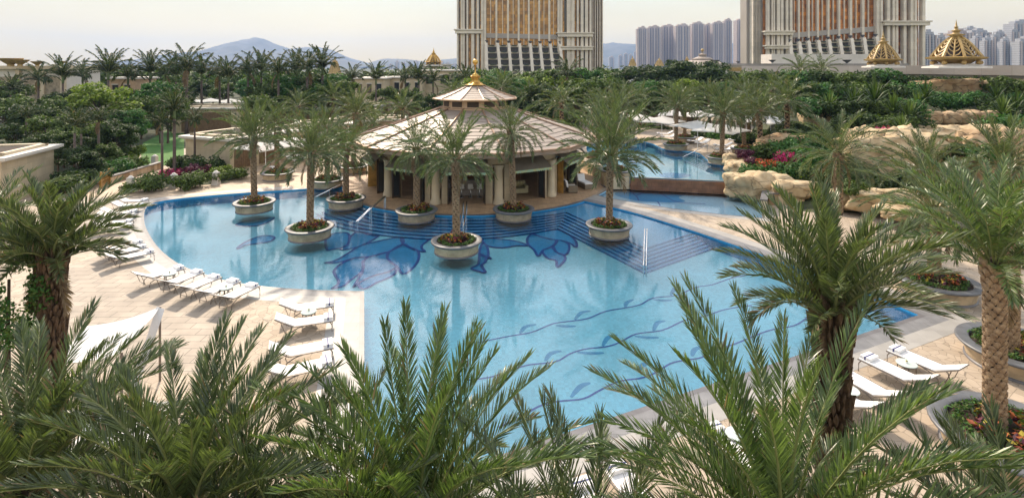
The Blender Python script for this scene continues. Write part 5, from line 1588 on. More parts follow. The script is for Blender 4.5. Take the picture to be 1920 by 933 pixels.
def hotel_tower(d, label, cfg, base_y, terr, glass, urn=None):
    s = d / F
    X = lambda px: (px - 960) * s
    Zr = lambda py: H - (py - HY) * s
    x0, x1 = X(cfg['x'][0]), X(cfg['x'][1])
    t = thing('hotel_tower', ((x0 + x1) / 2, d, 0), label, 'tower', 'ornate hotel towers')
    ox = (x0 + x1) / 2
    def bx(name, px0, px1, z0, z1, y0, y1, m, par=t):
        b = MB(); a_, c_ = X(px0) - ox, X(px1) - ox
        b.box(((a_ + c_) / 2, (y0 + y1) / 2, (z0 + z1) / 2), (c_ - a_, y1 - y0, z1 - z0))
        return b.build(name, m, par)
    top = 95
    bx('core', cfg['x'][0] + 4, cfg['core_r'], -6, top, 2.0, 10, M_pierg)
    if 'side' in cfg:
        bx('side_core', cfg['side'][0], cfg['side'][1], -6, top, 7.0, 14, M_pierg)
    for (a_, c_, y) in cfg['glass']:
        bx('curtain_wall', a_, c_, -4, top, y, y + 1.2, glass)
    for (a_, c_, y) in cfg['piers']:
        if c_ - a_ > 6:
            g = (c_ - a_) * 0.12
            m_ = (a_ + c_) / 2
            bx('pier', a_, m_ - g, -4, top + 2, y - 1.2, y + 1.1, M_pier)
            bx('pier', m_ + g, c_, -4, top + 2, y - 1.2, y + 1.1, M_pier)
            bx('pier_recess', m_ - g, m_ + g, -4, top + 1, y - 0.7, y + 1.0, M_pier)
            continue
        bx('pier', a_, c_, -4, top + 2, y - 1.2, y + 1.1, M_pier)
    for (a_, c_, y) in cfg['dark']:
        bx('dark_glass_strip', a_, c_, -4, top, y, y + 0.6, M_glass)
    for (a_, c_, y, py, h_) in cfg['bands']:
        b = MB(); aa, cc = X(a_) - ox, X(c_) - ox
        z = Zr(py)
        b.box(((aa + cc) / 2, y, z), (cc - aa, 2.6, h_)); b.box(((aa + cc) / 2, y, z + h_ * 0.5 + 0.35), (cc - aa + 1.4, 3.6, 0.6))
        b.build('cornice', M_pier, t)
    # dark band above the terraces
    a_, c_, pyL, pyR = cfg['belt']
    b = MB(); aa, cc = X(a_) - ox, X(c_) - ox
    zl, zr = Zr(pyL), Zr(pyR)
    b.add([(aa, -1.35, zl - 1.2), (cc, -1.35, zr - 1.2), (cc, -1.35, zr + 1.2), (aa, -1.35, zl + 1.2), (aa, 0, zl - 1.2), (cc, 0, zr - 1.2), (cc, 0, zr + 1.2), (aa, 0, zl + 1.2)], [(0, 1, 2, 3), (3, 2, 6, 7), (0, 4, 5, 1)])
    b.build('belt', M_pierg, t)
    # stepped terraces with sloping piers
    xs = terr['xs']; ytop = terr['ytop']; ybot = base_y
    for i, (xt, xb) in enumerate(xs):
        yt_ = ytop[0] + (ytop[1] - ytop[0]) * i / (len(xs) - 1)
        zt_, zb = Zr(yt_), Zr(ybot) - 3
        a1, a2 = X(xt) - ox, X(xb) - ox
        w = 0.8
        b = MB()
        b.add([(a2 - w, -9, zb), (a2 + w, -9, zb), (a2 + w, -2, zb), (a2 - w, -2, zb), (a1 - w * .9, -3.2, zt_), (a1 + w * .9, -3.2, zt_), (a1 + w * .9, -0.9, zt_), (a1 - w * .9, -0.9, zt_)], [(0, 1, 5, 4), (1, 2, 6, 5), (3, 0, 4, 7), (4, 5, 6, 7)])
        sp = b.build('terrace_pier', M_pier, t)
        b = MB(); b.lathe([(0.3, 0), (0.9, 0.9), (1.0, 1.3), (0.0, 1.3)], (a1, -2.0, zt_), 8); b.build('bowl', M_rim, sp)
        if i < len(xs) - 1:
            xn, xnb = xs[i + 1]
            nfl = 5
            for j in range(nfl):
                q = j / nfl
                z = zt_ + (Zr(ybot) - zt_) * (q + 0.12)
                yb = -2.6 - 5.6 * q
                l = X(xt + (xb - xt) * q) - ox + w; r = X(xn + (xnb - xn) * q) - ox - w
                hh = (zt_ - Zr(ybot)) / nfl
                b = MB()
                b.box(((l + r) / 2, yb + 0.6, z), (r - l, 1.6, 0.35)); b.box(((l + r) / 2, yb - 0.2, z + 0.42), (r - l, 0.15, 0.5))
                pl = b.build('balcony', M_pier, t)
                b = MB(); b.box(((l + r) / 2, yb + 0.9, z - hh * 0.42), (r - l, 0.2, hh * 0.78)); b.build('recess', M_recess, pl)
                b = MB(); b.lathe([(0, 0), (0.5 * (r - l) * .8, 0.15), (0.5 * (r - l) * .7, 0.5), (0, 0.7)], ((l + r) / 2, yb, z + 0.3), 8); b.build('balcony_plants', M_bplant, pl)
    return t, X, Zr, ox
z2p = lambda q: 820 + q / 5.333
L_gl = [(858, 1108, 0.0)]
L_p = [(z2p(a), z2p(b), y) for a, b, y in [(200, 216, -1.5), (238, 277, -1.5), (296, 312, -1.5), (343, 372, -1.5), (397, 417, -1.5), (440, 490, -1.5), (582, 600, -0.3), (697, 716, -0.3), (804, 822, -0.3), (905, 922, -0.3), (1008, 1026, -0.3), (1108, 1127, -0.3), (1198, 1246, -1.5), (1290, 1366, -1.5), (1390, 1407, -1.5), (1428, 1455, -1.5), (1470, 1500, -1.5), (1515, 1535, -1.5), (530, 536, 0.3), (650, 656, 0.3), (755, 761, 0.3), (862, 868, 0.3), (962, 968, 0.3), (1062, 1068, 0.3), (1158, 1164, 0.3)]]
L_s = [(z2p(1535 + i * 24), z2p(1545 + i * 24), 4.0) for i in range(6)]
cfgL = dict(x=(858, 1110), core_r=1108, side=(1100, 1134), glass=L_gl + [(1108, 1134, 5.5)], piers=L_p + L_s, dark=[(z2p(a), z2p(b), -0.6) for a, b in [(217, 224), (284, 296), (418, 427), (378, 385), (1268, 1288), (1410, 1416), (1456, 1468)]],
            bands=[(z2p(185), z2p(440), -2.6, 61, 1.6), (z2p(1198), z2p(1545), -2.6, 67, 1.6), (z2p(1240), z2p(1540), -2.6, 92, 1.3)], belt=(z2p(492), z2p(1198), 67, 70))
xsL = [(z2p(a), z2p(b)) for a, b in [(490, 505), (605, 640), (715, 745), (822, 850), (928, 955), (1025, 1055), (1125, 1160), (1220, 1255)]]
hotel_tower(280, 'pale ribbed hotel tower with gold glass behind the pavilion', cfgL, 140, dict(xs=xsL, ytop=(81, 83)), M_cgold)
z3p = lambda q: 1380 + q / 4.8
R_p = [(z3p(a), z3p(b), y) for a, b, y in [(262, 278, -1.5), (296, 326, -1.5), (345, 372, -1.5), (380, 402, -1.5), (425, 445, -1.5), (460, 482, -1.5), (545, 560, -0.3), (632, 648, -0.3), (715, 730, -0.3), (808, 825, -0.3), (905, 922, -0.3), (1008, 1028, -0.3), (1117, 1138, -0.3), (1232, 1288, -1.5), (1326, 1352, -1.5), (1374, 1424, -1.5), (1472, 1497, -1.5), (1535, 1592, -1.5), (1640, 1665, -1.5), (590, 596, 0.3), (677, 683, 0.3), (765, 771, 0.3), (863, 869, 0.3), (963, 969, 0.3), (1068, 1074, 0.3), (1180, 1186, 0.3), (514, 518, 0.3)]]
R_s = [(z3p(178 + i * 14), z3p(184 + i * 14), 4.0) for i in range(6)]
cfgR = dict(x=(1430, 1727), core_r=1722, side=(1412, 1440), glass=[(1432, 1722, 0.0)], piers=R_p + R_s + [(1417, 1432, 5.5)], dark=[(z3p(a), z3p(b), -0.6) for a, b in [(1290, 1308), (1352, 1356), (1425, 1440), (1498, 1506), (1595, 1604), (280, 288), (330, 342), (410, 422)]],
            bands=[(z3p(235), z3p(478), -2.6, 64, 1.3), (z3p(245), z3p(440), -2.6, 90, 1.1), (z3p(1285), z3p(1690), -2.6, 46, 1.5)], belt=(z3p(482), z3p(1232), 67, 55))
xsR = [(z3p(a), z3p(b)) for a, b in [(460, 425), (540, 515), (622, 598), (710, 688), (805, 775), (900, 875), (1005, 975), (1115, 1085), (1230, 1190)]]
hotel_tower(250, 'pale ribbed hotel tower with amber glass behind the rock garden', cfgR, 122, dict(xs=xsR, ytop=(80, 70)), M_cgold2)

# ---------------------------------------------------------------- far apartment towers
def facade(name, col, w=3.4, h=3.0, dark=0.35):
    m = mat(name, col, 0.7, var=0.06, scale=0.02)
    t = m.node_tree
    stone_grid(m, w * 0.5, h, 0.55, 0.9, offset=0.0)
    b = [n for n in t.nodes if n.bl_idname == 'ShaderNodeTexBrick'][0]
    b.inputs['Color1'].default_value = (dark, dark, dark * 1.08, 1)
    b.inputs['Color2'].default_value = (dark * 1.6, dark * 1.6, dark * 1.7, 1)
    b.inputs['Mortar'].default_value = (1, 1, 1, 1)
    return m
M_apt = facade('apartment_facade', (0.44, 0.36, 0.32))
M_apt2 = facade('apartment_facade_pale', (0.42, 0.42, 0.43))
M_aptrib = mat('apartment_rib', (0.52, 0.43, 0.38), 0.7, var=0.05, scale=0.05)
M_aptdk = mat('apartment_slot', (0.12, 0.13, 0.16), 0.5, var=0.1, scale=0.05)
def apartment(px0, px1, ytop, d, label, m, group, ribs=5, crown=0):
    s = d / F
    X0, X1, zt_ = (px0 - 960) * s, (px1 - 960) * s, H - (ytop - HY) * s
    w = X1 - X0
    t = thing('apartment_tower', ((X0 + X1) / 2, d, -8), label, 'apartment block', group)
    b = MB(); b.box((0, w * 0.35, (zt_ + 8) / 2), (w, w * 0.7, zt_ + 8)); b.build('wall', m, t)
    for i in range(ribs):
        u = -w / 2 + w * (i + 0.5) / ribs
        b = MB(); b.box((u, -0.6, (zt_ + 8) / 2 + (1.5 if i % 2 else 0)), (w / ribs * 0.42, 1.2 + (i % 2), zt_ + 8)); b.build('bay', M_aptrib if i % 2 == 0 else m, t)
    for i in range(ribs - 1):
        u = -w / 2 + w * (i + 1.0) / ribs
        b = MB(); b.box((u, -0.15, (zt_ + 6) / 2), (w / ribs * 0.18, 0.4, zt_ + 6)); b.build('window_strip', M_aptdk, t)
    b = MB(); b.box((0, w * .3, zt_ + 8 + 1.5), (w * 0.72, w * 0.4, 5)); b.box((w * 0.1, w * .3, zt_ + 8 + 5), (w * 0.3, w * 0.25, 4)); b.build('roof_plant', M_aptrib if crown == 0 else m, t)
    return t
k = 0
for i, (a, c, yt_) in enumerate([(1195, 1214, 51), (1214.5, 1240, 49), (1240.5, 1267, 47), (1267.5, 1294, 46), (1298, 1321, 42), (1321.5, 1336, 45), (1336.5, 1358, 41), (1358.5, 1373, 36), (1382, 1407, 35), (1407.5, 1428, 33)]):
    apartment(a, c, yt_ + 3, 1350 + (i % 3) * 25, '%s hazy mauve apartment tower from the left, between the two hotel towers' % ORD[i], M_apt, 'apartment towers between the hotels', 5 if c - a > 17 else 3)
for i, (a, c, yt_, d) in enumerate([(1728, 1757, 66, 640), (1757, 1776, 72, 700), (1786, 1820, 62, 820), (1812, 1834, 56, 940), (1820, 1860, 61, 860), (1828, 1846, 72, 760), (1846, 1862, 76, 740), (1862, 1880, 70, 750), (1868, 1888, 64, 850), (1880, 1897, 78, 720), (1897, 1912, 60, 830), (1902, 1935, 44, 900), (1912, 1940, 78, 700), (1776, 1790, 74, 760)]):
    apartment(a, c, yt_, d, '%s grey apartment block from the left in the right-hand city cluster' % ORD[i], M_apt2 if i != 2 else M_apt, 'apartment blocks at the right edge', 5 if c - a > 20 else 3, 1)
for i, (a, c, yt_) in enumerate([(1142, 1152, 108), (1160, 1168, 105), (1170, 1178, 102), (1180, 1186, 104), (1189, 1194, 98)]):
    apartment(a, c, yt_, 2400, ORD[i] + ' faint pale tower in front of the blue hills', M_apt2, 'faint towers before the hills', 3)
for i, px in enumerate(range(728, 860, 12)):
    apartment(px, px + 7 + i % 3, 122 - (i * 5 % 7), 2300, ORD[i] + ' tiny hazy block at the foot of the coastal hills', M_apt2, 'tiny blocks below the coastal hills', 1)

# ---------------------------------------------------------------- gilded domes, parapet walls and low wings
def lattice_dome(px, pyb, pyt, wpx, d, label, m=M_goldpt, openness=True):
    """eight-sided open-work dome on balls and a stepped plinth; pyb: plinth base row"""
    s = d / F
    w = wpx * s / 2
    c = D(px, pyb, d)
    t = thing('gilded_dome', c, label, 'dome', 'gilded lattice domes')
    htot = (pyb - pyt) * s
    u = htot / 88.0
    b = MB(); b.lathe([(w * 1.12, 0), (w * 1.1, u * 3), (w * 0.86, u * 4), (w * 0.7, u * 8), (w * 0.0, u * 8)], n=8, a0=R(22.5)); b.build('plinth', M_white, t)
    for i in range(8):
        a = 2 * PI * i / 8 + R(22.5)
        b = MB(); b.lathe([(0, 0), (w * .07, u), (w * .10, u * 4), (w * .07, u * 7), (0, u * 8)], (w * 0.74 * math.cos(a), w * 0.74 * math.sin(a), u * 6), 8); b.build('ball_foot', m, t, True)
    b = MB(); b.lathe([(w * .45, u * 8), (w * 0.62, u * 13), (w * 0.98, u * 17), (w * 1.0, u * 19.5), (w * 0.8, u * 20.5), (w * .2, u * 20.5)], n=8, a0=R(22.5)); b.build('eave', m, t)
    prof = [(w * 0.82, u * 20), (w * 0.66, u * 31), (w * 0.5, u * 41), (w * 0.33, u * 50), (w * 0.17, u * 55)]
    def pf(q, a):
        x = q * (len(prof) - 1); i = min(int(x), len(prof) - 2); f = x - i
        r = prof[i][0] * (1 - f) + prof[i + 1][0] * f; z = prof[i][1] * (1 - f) + prof[i + 1][1] * f
        return Vector((r * math.cos(a), r * math.sin(a), z))
    for i in range(8):
        a = 2 * PI * i / 8 + R(22.5)
        b = MB(); b.tube([pf(q / 6, a) for q in range(7)], w * 0.055, 5); b.build('rib', m, t)
        a2 = a + PI / 8
        b = MB()
        mid_ = lambda q, f: pf(q, a) * (1 - f) + pf(q, a + PI / 4) * f
        b.tube([mid_(q / 6, 0.5) for q in range(7)], w * 0.028, 4)
        for j in range(5):
            q0 = 0.02 + j * 0.17
            for s_ in (0.5,):
                for e in (0.06, 0.94):
                    b.tube([mid_(q0, 0.5), mid_(q0 + 0.08, 0.5 + (e - 0.5) * 0.55), mid_(q0 + 0.22 if q0 < .7 else 0.97, e)], w * 0.024, 4)
        b.build('lattice_panel', m, t)
    b = MB(); b.lathe([(w * 0.2, u * 54), (w * 0.17, u * 57), (w * 0.3, u * 60), (w * .12, u * 62), (w * 0.10, u * 65), (w * 0.17, u * 67), (w * .07, u * 69), (w * 0.05, u * 72), (w * 0.08, u * 73), (w * .04, u * 75), (w * 0.0, u * 88)], n=10); b.build('spire', m, t, True)
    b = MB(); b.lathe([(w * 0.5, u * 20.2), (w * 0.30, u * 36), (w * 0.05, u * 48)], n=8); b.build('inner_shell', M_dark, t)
    return t
lattice_dome(1793, 128, 36, 97, 62, 'large gilded lattice dome with spire on the parapet at the right')
lattice_dome(1656, 127, 56, 63, 74, 'smaller gilded lattice dome with tall spire in front of the right hotel tower')
lattice_dome(813, 124, 89, 35, 150, 'golden openwork crown dome on the cream hotel wing left of centre', M_gold)
def cone(px, pyb, pyt, wpx, d, label, m=M_goldpt):
    s = d / F; w = wpx * s / 2; h = (pyb - pyt) * s
    t = thing('golden_cone', D(px, pyb, d), label, 'spire', 'small golden spires among the trees')
    b = MB(); b.lathe([(w * 1.15, 0), (w, h * .06), (w * 0.62, h * 0.45), (w * 0.3, h * 0.72), (w * 0.14, h * 0.78), (w * 0.16, h * 0.86), (0, h)], n=10); b.build('shell', m, t)
    for i in range(10):
        a = 2 * PI * i / 10
        b = MB(); b.tube([(w * 1.02 * math.cos(a), w * 1.02 * math.sin(a), h * .05), (w * 0.66 * math.cos(a), w * 0.66 * math.sin(a), h * .45), (w * .32 * math.cos(a), w * .32 * math.sin(a), h * .72)], w * 0.07, 4); b.build('rib', m, t)
cone(628, 138, 105, 22, 135, 'slim golden cone rising behind the left royal palms')
cone(1186, 124, 105, 14, 190, 'golden cone left of the dome-shaped one, over the dark far trees')
cone(1236, 124, 108, 17, 190, 'pale golden dome-like spire over the dark far trees')
cone(1288, 122, 104, 12, 190, 'thin golden spire beside the distant pink pagoda roof')
# distant pagoda roof
t = thing('pagoda_roof', D(1317, 126, 180), 'distant pink tiered pagoda roof between the apartment towers and dark trees', 'roof')
b = MB(); b.lathe([(9.5, 0), (9, .5), (4.5, 2.2), (2.6, 2.5)], n=12); b.build('lower_tier', M_roof, t)
b = MB(); b.lathe([(3.4, 2.5), (3.4, 2.8), (1.6, 3.5), (1.2, 3.6), (1.2, 4.1), (1.5, 4.2), (0.4, 4.6), (0.3, 5.2)], n=12); b.build('upper_tier', M_roof, t)
b = MB(); b.lathe([(0, 5.0), (0.5, 5.4), (0.5, 5.9), (0, 6.3)], n=10); b.build('ball', M_goldpt, t)
# long parapet wall on the right
def wall_seg(a, bq, h, th, name, label, m, cat='wall', cap=0.0, capm=None, loc_z=0.0):
    a, bq = Vector(a), Vector(bq)
    c = (a + bq) / 2; L_ = (bq - a).xy.length; ang = math.atan2(bq.y - a.y, bq.x - a.x)
    t = thing(name, (c.x, c.y, loc_z), label, cat)
    b = MB(); b.box((0, 0, h / 2), (L_, th, h), ang); b.build('wall', m, t)
    if cap:
        b = MB(); b.box((0, 0, h + cap / 2), (L_ + 0.06, th + 0.14, cap), ang); b.build('coping', capm or m, t)
    return t, ang, L_
a_, b_ = D(1400, 129, 112), D(1960, 128, 60)
M_parap = stone_grid(mat('parapet_stone', (0.34, 0.31, 0.285), 0.6, var=0.1, scale=0.3), 2.6, 1.2, 0.03, 0.7)
t, ang, L_ = wall_seg(a_, b_, 7.2, 0.8, 'parapet_wall', 'long grey-beige parapet wall above the rock garden, domes standing on it', M_creamp, loc_z=1.2)
b = MB(); b.box((0, 0, 8.05 - 0.2), (L_ + 1, 1.7, 1.2), ang); b.box((0, 0, 7.1), (L_ + 1, 1.1, 0.3), ang); b.build('moulding', M_parap, t)
# low stone block behind it with panels and bowls
c = D(1500, 122, 118)
t = thing('podium_block', (c.x, c.y, 0), 'pale stone podium block with recessed panels below the right hotel tower', 'building')
b = MB(); b.box((0, 0, 4.9), (42, 6, 9.8)); b.build('wall', M_white, t)
b = MB(); b.box((6.5, 0, 11.0), (28, 5, 2.4)); b.build('upper_wall', M_white, t)
b = MB(); b.box((0, -0.1, 9.9), (43, 6.6, 0.5)); b.build('cornice', M_parap, t)
for x in (-14, -4.5, 5):
    b = MB(); b.box((x, -3.05, 8.9), (6, 0.1, 0.8)); b.build('panel', M_goldpt, t)
def bowl(px, py, d, w, lab, m=M_rim):
    t = thing('stone_bowl', D(px, py, d), lab, 'bowl', 'dark bowls on stone parapets')
    b = MB(); b.lathe([(w * .16, 0), (w * .14, w * .1), (w * .5, w * .38), (w * .52, w * .42), (w * .0, w * .40)], n=14); b.build('basin', m, t)
    return t
for i, (px, py, d, w) in enumerate([(1342, 120, 116, 2.0), (1384, 119, 116, 1.1), (1448, 118, 113, 1.5), (1588, 119, 113, 1.8)]):
    bowl(px, py, d, w, ORD[i] + ' dark stone bowl from the left along the podium roof')
for i, (px, py, d, w) in enumerate([(20, 125, 92, 3.4), (38, 124, 92, 2.6), (70, 124, 92, 1.9), (113, 123, 92, 1.8)]):
    bowl(px, py, d, w, ORD[i] + ' wide tan bowl from the left on the cream building at the far left', M_goldpt)
# left cream building
c = D(50, 125, 94)
M_cinn = mat('lattice_relief', (0.32, 0.26, 0.18), 0.8, var=0.5, scale=1.4)
t = thing('cream_building', (c.x - 3, c.y + 5, 0), 'cream building with relief panels and roof bowls at the far left', 'building')
b = MB(); b.box((0, 0, 4.6), (18, 8, 9.2)); b.build('wall', M_white, t)
b = MB(); b.box((0, -0.2, 9.35), (19, 9, 0.6)); b.build('cornice', M_creamp, t)
for i, x in enumerate((-6, -1.2, 3.2, 6.8)):
    b = MB(); b.box((x, -4.08, 5.4), (3.0, 0.16, 4.6)); b.build('relief_panel', M_cinn, t)
    b = MB(); b.box((x + 2.0, -4.2, 4.6), (0.7, 0.5, 9.0)); b.build('pilaster', M_creamp, t)
# low cream wings in the middle distance
def wing(px0, px1, ytop, d, dep, label, wins=3, m=None, sill=2.0):
    s = d / F
    x0, x1 = (px0 - 960) * s, (px1 - 960) * s
    zt_ = H - (ytop - HY) * s
    t = thing('hotel_wing', ((x0 + x1) / 2, d + dep / 2, 0), label, 'building', 'low cream hotel wings')
    w = x1 - x0
    b = MB(); b.box((0, 0, zt_ / 2), (w, dep, zt_)); b.build('wall', m or M_cream, t)
    b = MB(); b.box((0, 0, zt_ + 0.12), (w + 0.8, dep + 0.8, 0.32)); b.build('cornice', M_white, t)
    for i in range(wins):
        u = -w / 2 + w * (i + 0.5) / wins
        b = MB(); b.box((u, -dep / 2 - 0.03, zt_ - sill), (w / wins * 0.45, 0.1, 1.9)); wn = b.build('window', M_glass, t)
        b = MB(); b.box((u, -dep / 2 - 0.12, zt_ - sill + 1.05), (w / wins * 0.55, 0.2, 0.16)); b.build('lintel', M_white, wn)
    return t
wing(665, 720, 148, 112, 9, 'low cream wing behind the royal palms, leftmost of three', 3)
wing(715, 792, 146, 118, 9, 'cream wing with dark window openings below the hills', 4)
wing(792, 872, 133, 122, 10, 'cream wing carrying the golden crown dome', 3)
wing(790, 840, 122, 150, 8, 'stone drum base under the golden crown dome', 2, M_white)
wing(500, 560, 163, 95, 6, 'grey-roofed low pavilion half hidden among the left trees', 2)
wing(560, 600, 161, 92, 6, 'small grey-roofed building left of the cream wings', 2)
wing(205, 250, 148, 92, 6, 'small brown-walled pavilion behind the yellow-green tree', 2, M_gutter)
wing(1236, 1300, 143, 125, 6, 'pale arcade building deep behind the right garden', 5)
# ---------------------------------------------------------------- cabanas with stone walls and slatted doors
def cabana(p0, ang, w, dep, h, label, doors=3):
    """p0: near corner; w runs along ang, dep behind; slatted doors on the front"""
    t = thing('stone_cabana', (p0[0], p0[1], 0), label, 'cabana', 'flat-roofed stone cabanas', ang)
    b = MB(); b.box((w / 2, dep / 2, h / 2), (w, dep, h)); b.build('wall', M_cream, t)
    b = MB(); b.box((w / 2, dep / 2, h + .06), (w + 0.5, dep + 0.5, 0.12)); b.box((w / 2, dep / 2, h + 0.22), (w + 0.9, dep + 0.9, 0.20)); b.build('roof_slab', M_white, t)
    b = MB()
    b.box((w / 2, 0.5, h + 0.42), (w - 0.4, 0.4, 0.2)); b.box((w / 2, dep - 0.5, h + 0.42), (w - 0.4, 0.4, 0.2)); b.box((0.4, dep / 2, h + 0.42), (0.4, dep - .6, 0.2)); b.box((w - 0.4, dep / 2, h + 0.42), (0.4, dep - .6, 0.2))
    b.build('roof_kerb', M_creamp, t)
    b = MB(); b.box((w / 2, dep / 2, h + 0.35), (w - 0.9, dep - 1.1, 0.1)); b.build('roof_soil', M_soil, t)
    for i in range(doors):
        u = w * (i + 0.5) / doors
        ww = w / doors * 0.72
        b = MB()
        n = 9
        for j in range(n):
            b.box((u - ww / 2 + ww * (j + .5) / n, -0.05, h * 0.47), (ww / n * 0.6, 0.06, h * 0.8))
        b.box((u, -0.02, h * 0.47), (ww, 0.03, h * 0.82))
        b.build('slatted_door', M_lattice, t)
    return t
pA = G(432, 322)
cabana((pA.x, pA.y), R(68), 5.6, 5.8, 2.7, 'stone cabana with planted flat roof beside the lawn', 2)
for i, (px, py, ang, w) in enumerate([(486, 303, 30, 5.0), (560, 285, 22, 5.4), (620, 275, 14, 5.2), (676, 270, 8, 5.0)]):
    p = G(px, py)
    cabana((p.x, p.y), R(ang), w, 4.0, 2.7, ORD[i] + ' cabana from the left in the row behind the terrace umbrellas', 2)
for i, (px, py) in enumerate([(520, 240), (610, 232), (700, 226), (1000, 228), (1210, 240)]):
    p = G(px, py + 4)
    cabana((p.x, p.y), R(4), 8.5, 4.5, 3.0, ORD[i] + ' low garden cabana from the left in the second row, half hidden by palms', 3)
p = G(322, 250)
cabana((p.x, p.y), R(3), 9.6, 4.5, 3.35, 'deep cabana across the lawn under the small white umbrellas', 1)
pN = G(118, 372)
t = cabana((-45.2, 33.4), R(14), 11.0, 6.0, 3.05, 'near stone cabana with deep roof slab at the left edge', 3)
# striped low walls, gate, bollards
M_strip = stone_grid(mat('striped_stone', (0.42, 0.30, 0.19), 0.7, var=0.2, scale=1.0), 0.45, 3.0, 0.012, 0.8, offset=0)
[n for n in M_strip.node_tree.nodes if n.bl_idname == 'ShaderNodeTexBrick'][0].inputs['Color1'].default_value = (1.5, 1.6, 1.7, 1)
[n for n in M_strip.node_tree.nodes if n.bl_idname == 'ShaderNodeTexBrick'][0].inputs['Color2'].default_value = (0.7, 0.6, 0.5, 1)
def lowwall(p, q, h, lab):
    wall_seg(G(*p), G(*q), h, 0.3, 'low_wall', lab, M_strip, cap=0.09, capm=M_copedk)
lowwall((122, 362), (190, 343), 0.55, 'low striped stone wall with dark coping left of the golden gate')
lowwall((205, 345), (300, 316), 0.55, 'low striped stone wall running from the golden gate to the lawn')
lowwall((1440, 384), (1506, 381), 0.75, 'striped retaining wall of the square flower bed by the shallow pool')
wall_seg(G(1432, 398), G(1437, 372), 0.75, 0.3, 'low_wall', 'short pale end wall of the square flower bed', M_creamp, cap=0.09, capm=M_copedk)
g0, g1 = G(189, 354), G(205, 346)
t = thing('garden_gate', g0, 'golden lattice gate between the two striped walls', 'gate')
b = MB(); dv = (g1 - g0); ang = math.atan2(dv.y, dv.x); L_ = dv.xy.length
for j in range(9):
    b.box((dv.x * j / 8, dv.y * j / 8, 0.6), (0.04, 0.04, 1.1), ang)
for z in (0.15, 0.6, 1.1):
    b.box((dv.x / 2, dv.y / 2, z), (L_, 0.05, 0.05), ang)
b.build('lattice', M_goldd, t)
for p_ in (Vector((0, 0, 0)), Vector((dv.x, dv.y, 0))):
    b = MB(); b.box((p_.x, p_.y, 0.65), (0.16, 0.16, 1.3), ang); b.build('post', M_goldd, t)
def bollard(px, py, lab):
    t = thing('stone_bollard', G(px, py), lab, 'bollard', 'stone bollards along the garden bed')
    b = MB(); b.box((0, 0, 0.25), (0.55, 0.55, 0.5), 0, taper=0.72); b.build('base', M_white, t)
    b = MB(); b.box((0, 0, 0.72), (0.42, 0.42, 0.44)); b.build('shaft', M_white, t)
    b = MB(); b.lathe([(0.27, 0.94), (0.28, 0.98), (0.17, 1.03), (0.10, 1.13), (0, 1.16)], n=12); b.build('cap', M_white, t, True)
bollard(245, 357, 'stone bollard at the tip of the garden bed, leftmost')
bollard(326, 351, 'middle stone bollard in the garden bed')
bollard(405, 346, 'stone bollard at the right end of the garden bed')
bollard(290, 312, 'far stone bollard where the striped wall meets the lawn')
# square flower bed planting by the shallow pool
c = G(1470, 372)
mats_ = [M_lv['green'], M_lv['mid'], M_wflow]
cl = []
rng = random.Random(3)
for i in range(40):
    x = rng.uniform(0.03, 0.97); y = rng.uniform(0.05, 1)
    a_ = G(1444, 383) * (1 - x) + G(1500, 380) * x
    cl.append((a_.x, a_.y + 0.3 + y * 2.2, 0.85, 0.3))
tag(ob('flower_bed', leaf_mass('flower_bed', 3, cl, 60, 0.09, mats_, [0.5, 0.42, 0.08], 0.8)), 'square bed of white-flecked green plants beside the shallow pool', 'flower bed')

# ---------------------------------------------------------------- sun loungers, tables, umbrellas
def make_lounger(raise_=28):
    t = thing('sun_lounger', (0, 0, 0), 'x', 'sun lounger', 'white sling sun loungers')
    L1, W_, z = 1.28, 0.64, 0.36
    e = R(raise_)
    hx, hz = L1 + 0.72 * math.cos(e), z + 0.72 * math.sin(e)
    b = MB(); b.box((L1 / 2, 0, z + 0.012), (L1, W_ - 0.07, 0.022)); b.build('seat', M_sling, t)
    b = MB()
    s = Vector((math.cos(e), 0, math.sin(e))); n = Vector((-math.sin(e), 0, math.cos(e)))
    o = Vector((L1, 0, z + 0.012))
    w = W_ / 2 - 0.035
    vs = [o - Vector((0, w, 0)), o + Vector((0, w, 0)), o + s * 0.72 + Vector((0, w, 0)), o + s * 0.72 - Vector((0, w, 0))]
    b.add([v + n * 0.011 for v in vs] + [v - n * 0.011 for v in vs], [(3, 2, 1, 0), (4, 5, 6, 7), (0, 1, 5, 4), (2, 3, 7, 6), (1, 2, 6, 5), (3, 0, 4, 7)]); b.build('backrest', M_sling, t)
    b = MB()
    for sgn in (-1, 1):
        y = sgn * W_ / 2
        b.tube([(0.0, y, z), (L1 + 0.05, y, z), (hx, y, hz)], 0.018, 6)
    b.tube([(0, -W_ / 2, z), (0, W_ / 2, z)], 0.018, 6); b.tube([(hx, -W_ / 2, hz), (hx, W_ / 2, hz)], 0.018, 6)
    b.build('frame', M_frame, t)
    for sgn in (-1, 1):
        y = sgn * W_ / 2
        b = MB(); b.tube([(0.10, y, z), (0.03, y, z - 0.1), (0.02, y, 0.0)], 0.017, 6); b.build('leg', M_frame, t)
        b = MB(); b.tube([(L1 - 0.35, y, z), (L1 - 0.1, y, z - 0.06), (L1 + 0.12, y, z - 0.18), (L1 + 0.16, y, 0.0)], 0.017, 6); b.build('leg', M_frame, t)
    b = MB(); b.tube([(L1 + 0.45, -W_ / 2 + .03, z + 0.22), (L1 + 0.30, -W_ / 2 + .03, 0.16), (L1 + 0.30, W_ / 2 - .03, 0.16), (L1 + 0.45, W_ / 2 - .03, z + 0.22)], 0.013, 5); b.build('prop', M_frame, t)
    b = MB(); b.box((0.16, 0, z + 0.075), (0.30, 0.46, 0.095)); tw = b.build('towel', M_cloth, t)
    b = MB(); b.box((0.16, 0, z + 0.077), (0.045, 0.466, 0.101)); b.build('ribbon', M_ribbon, tw)
    return t
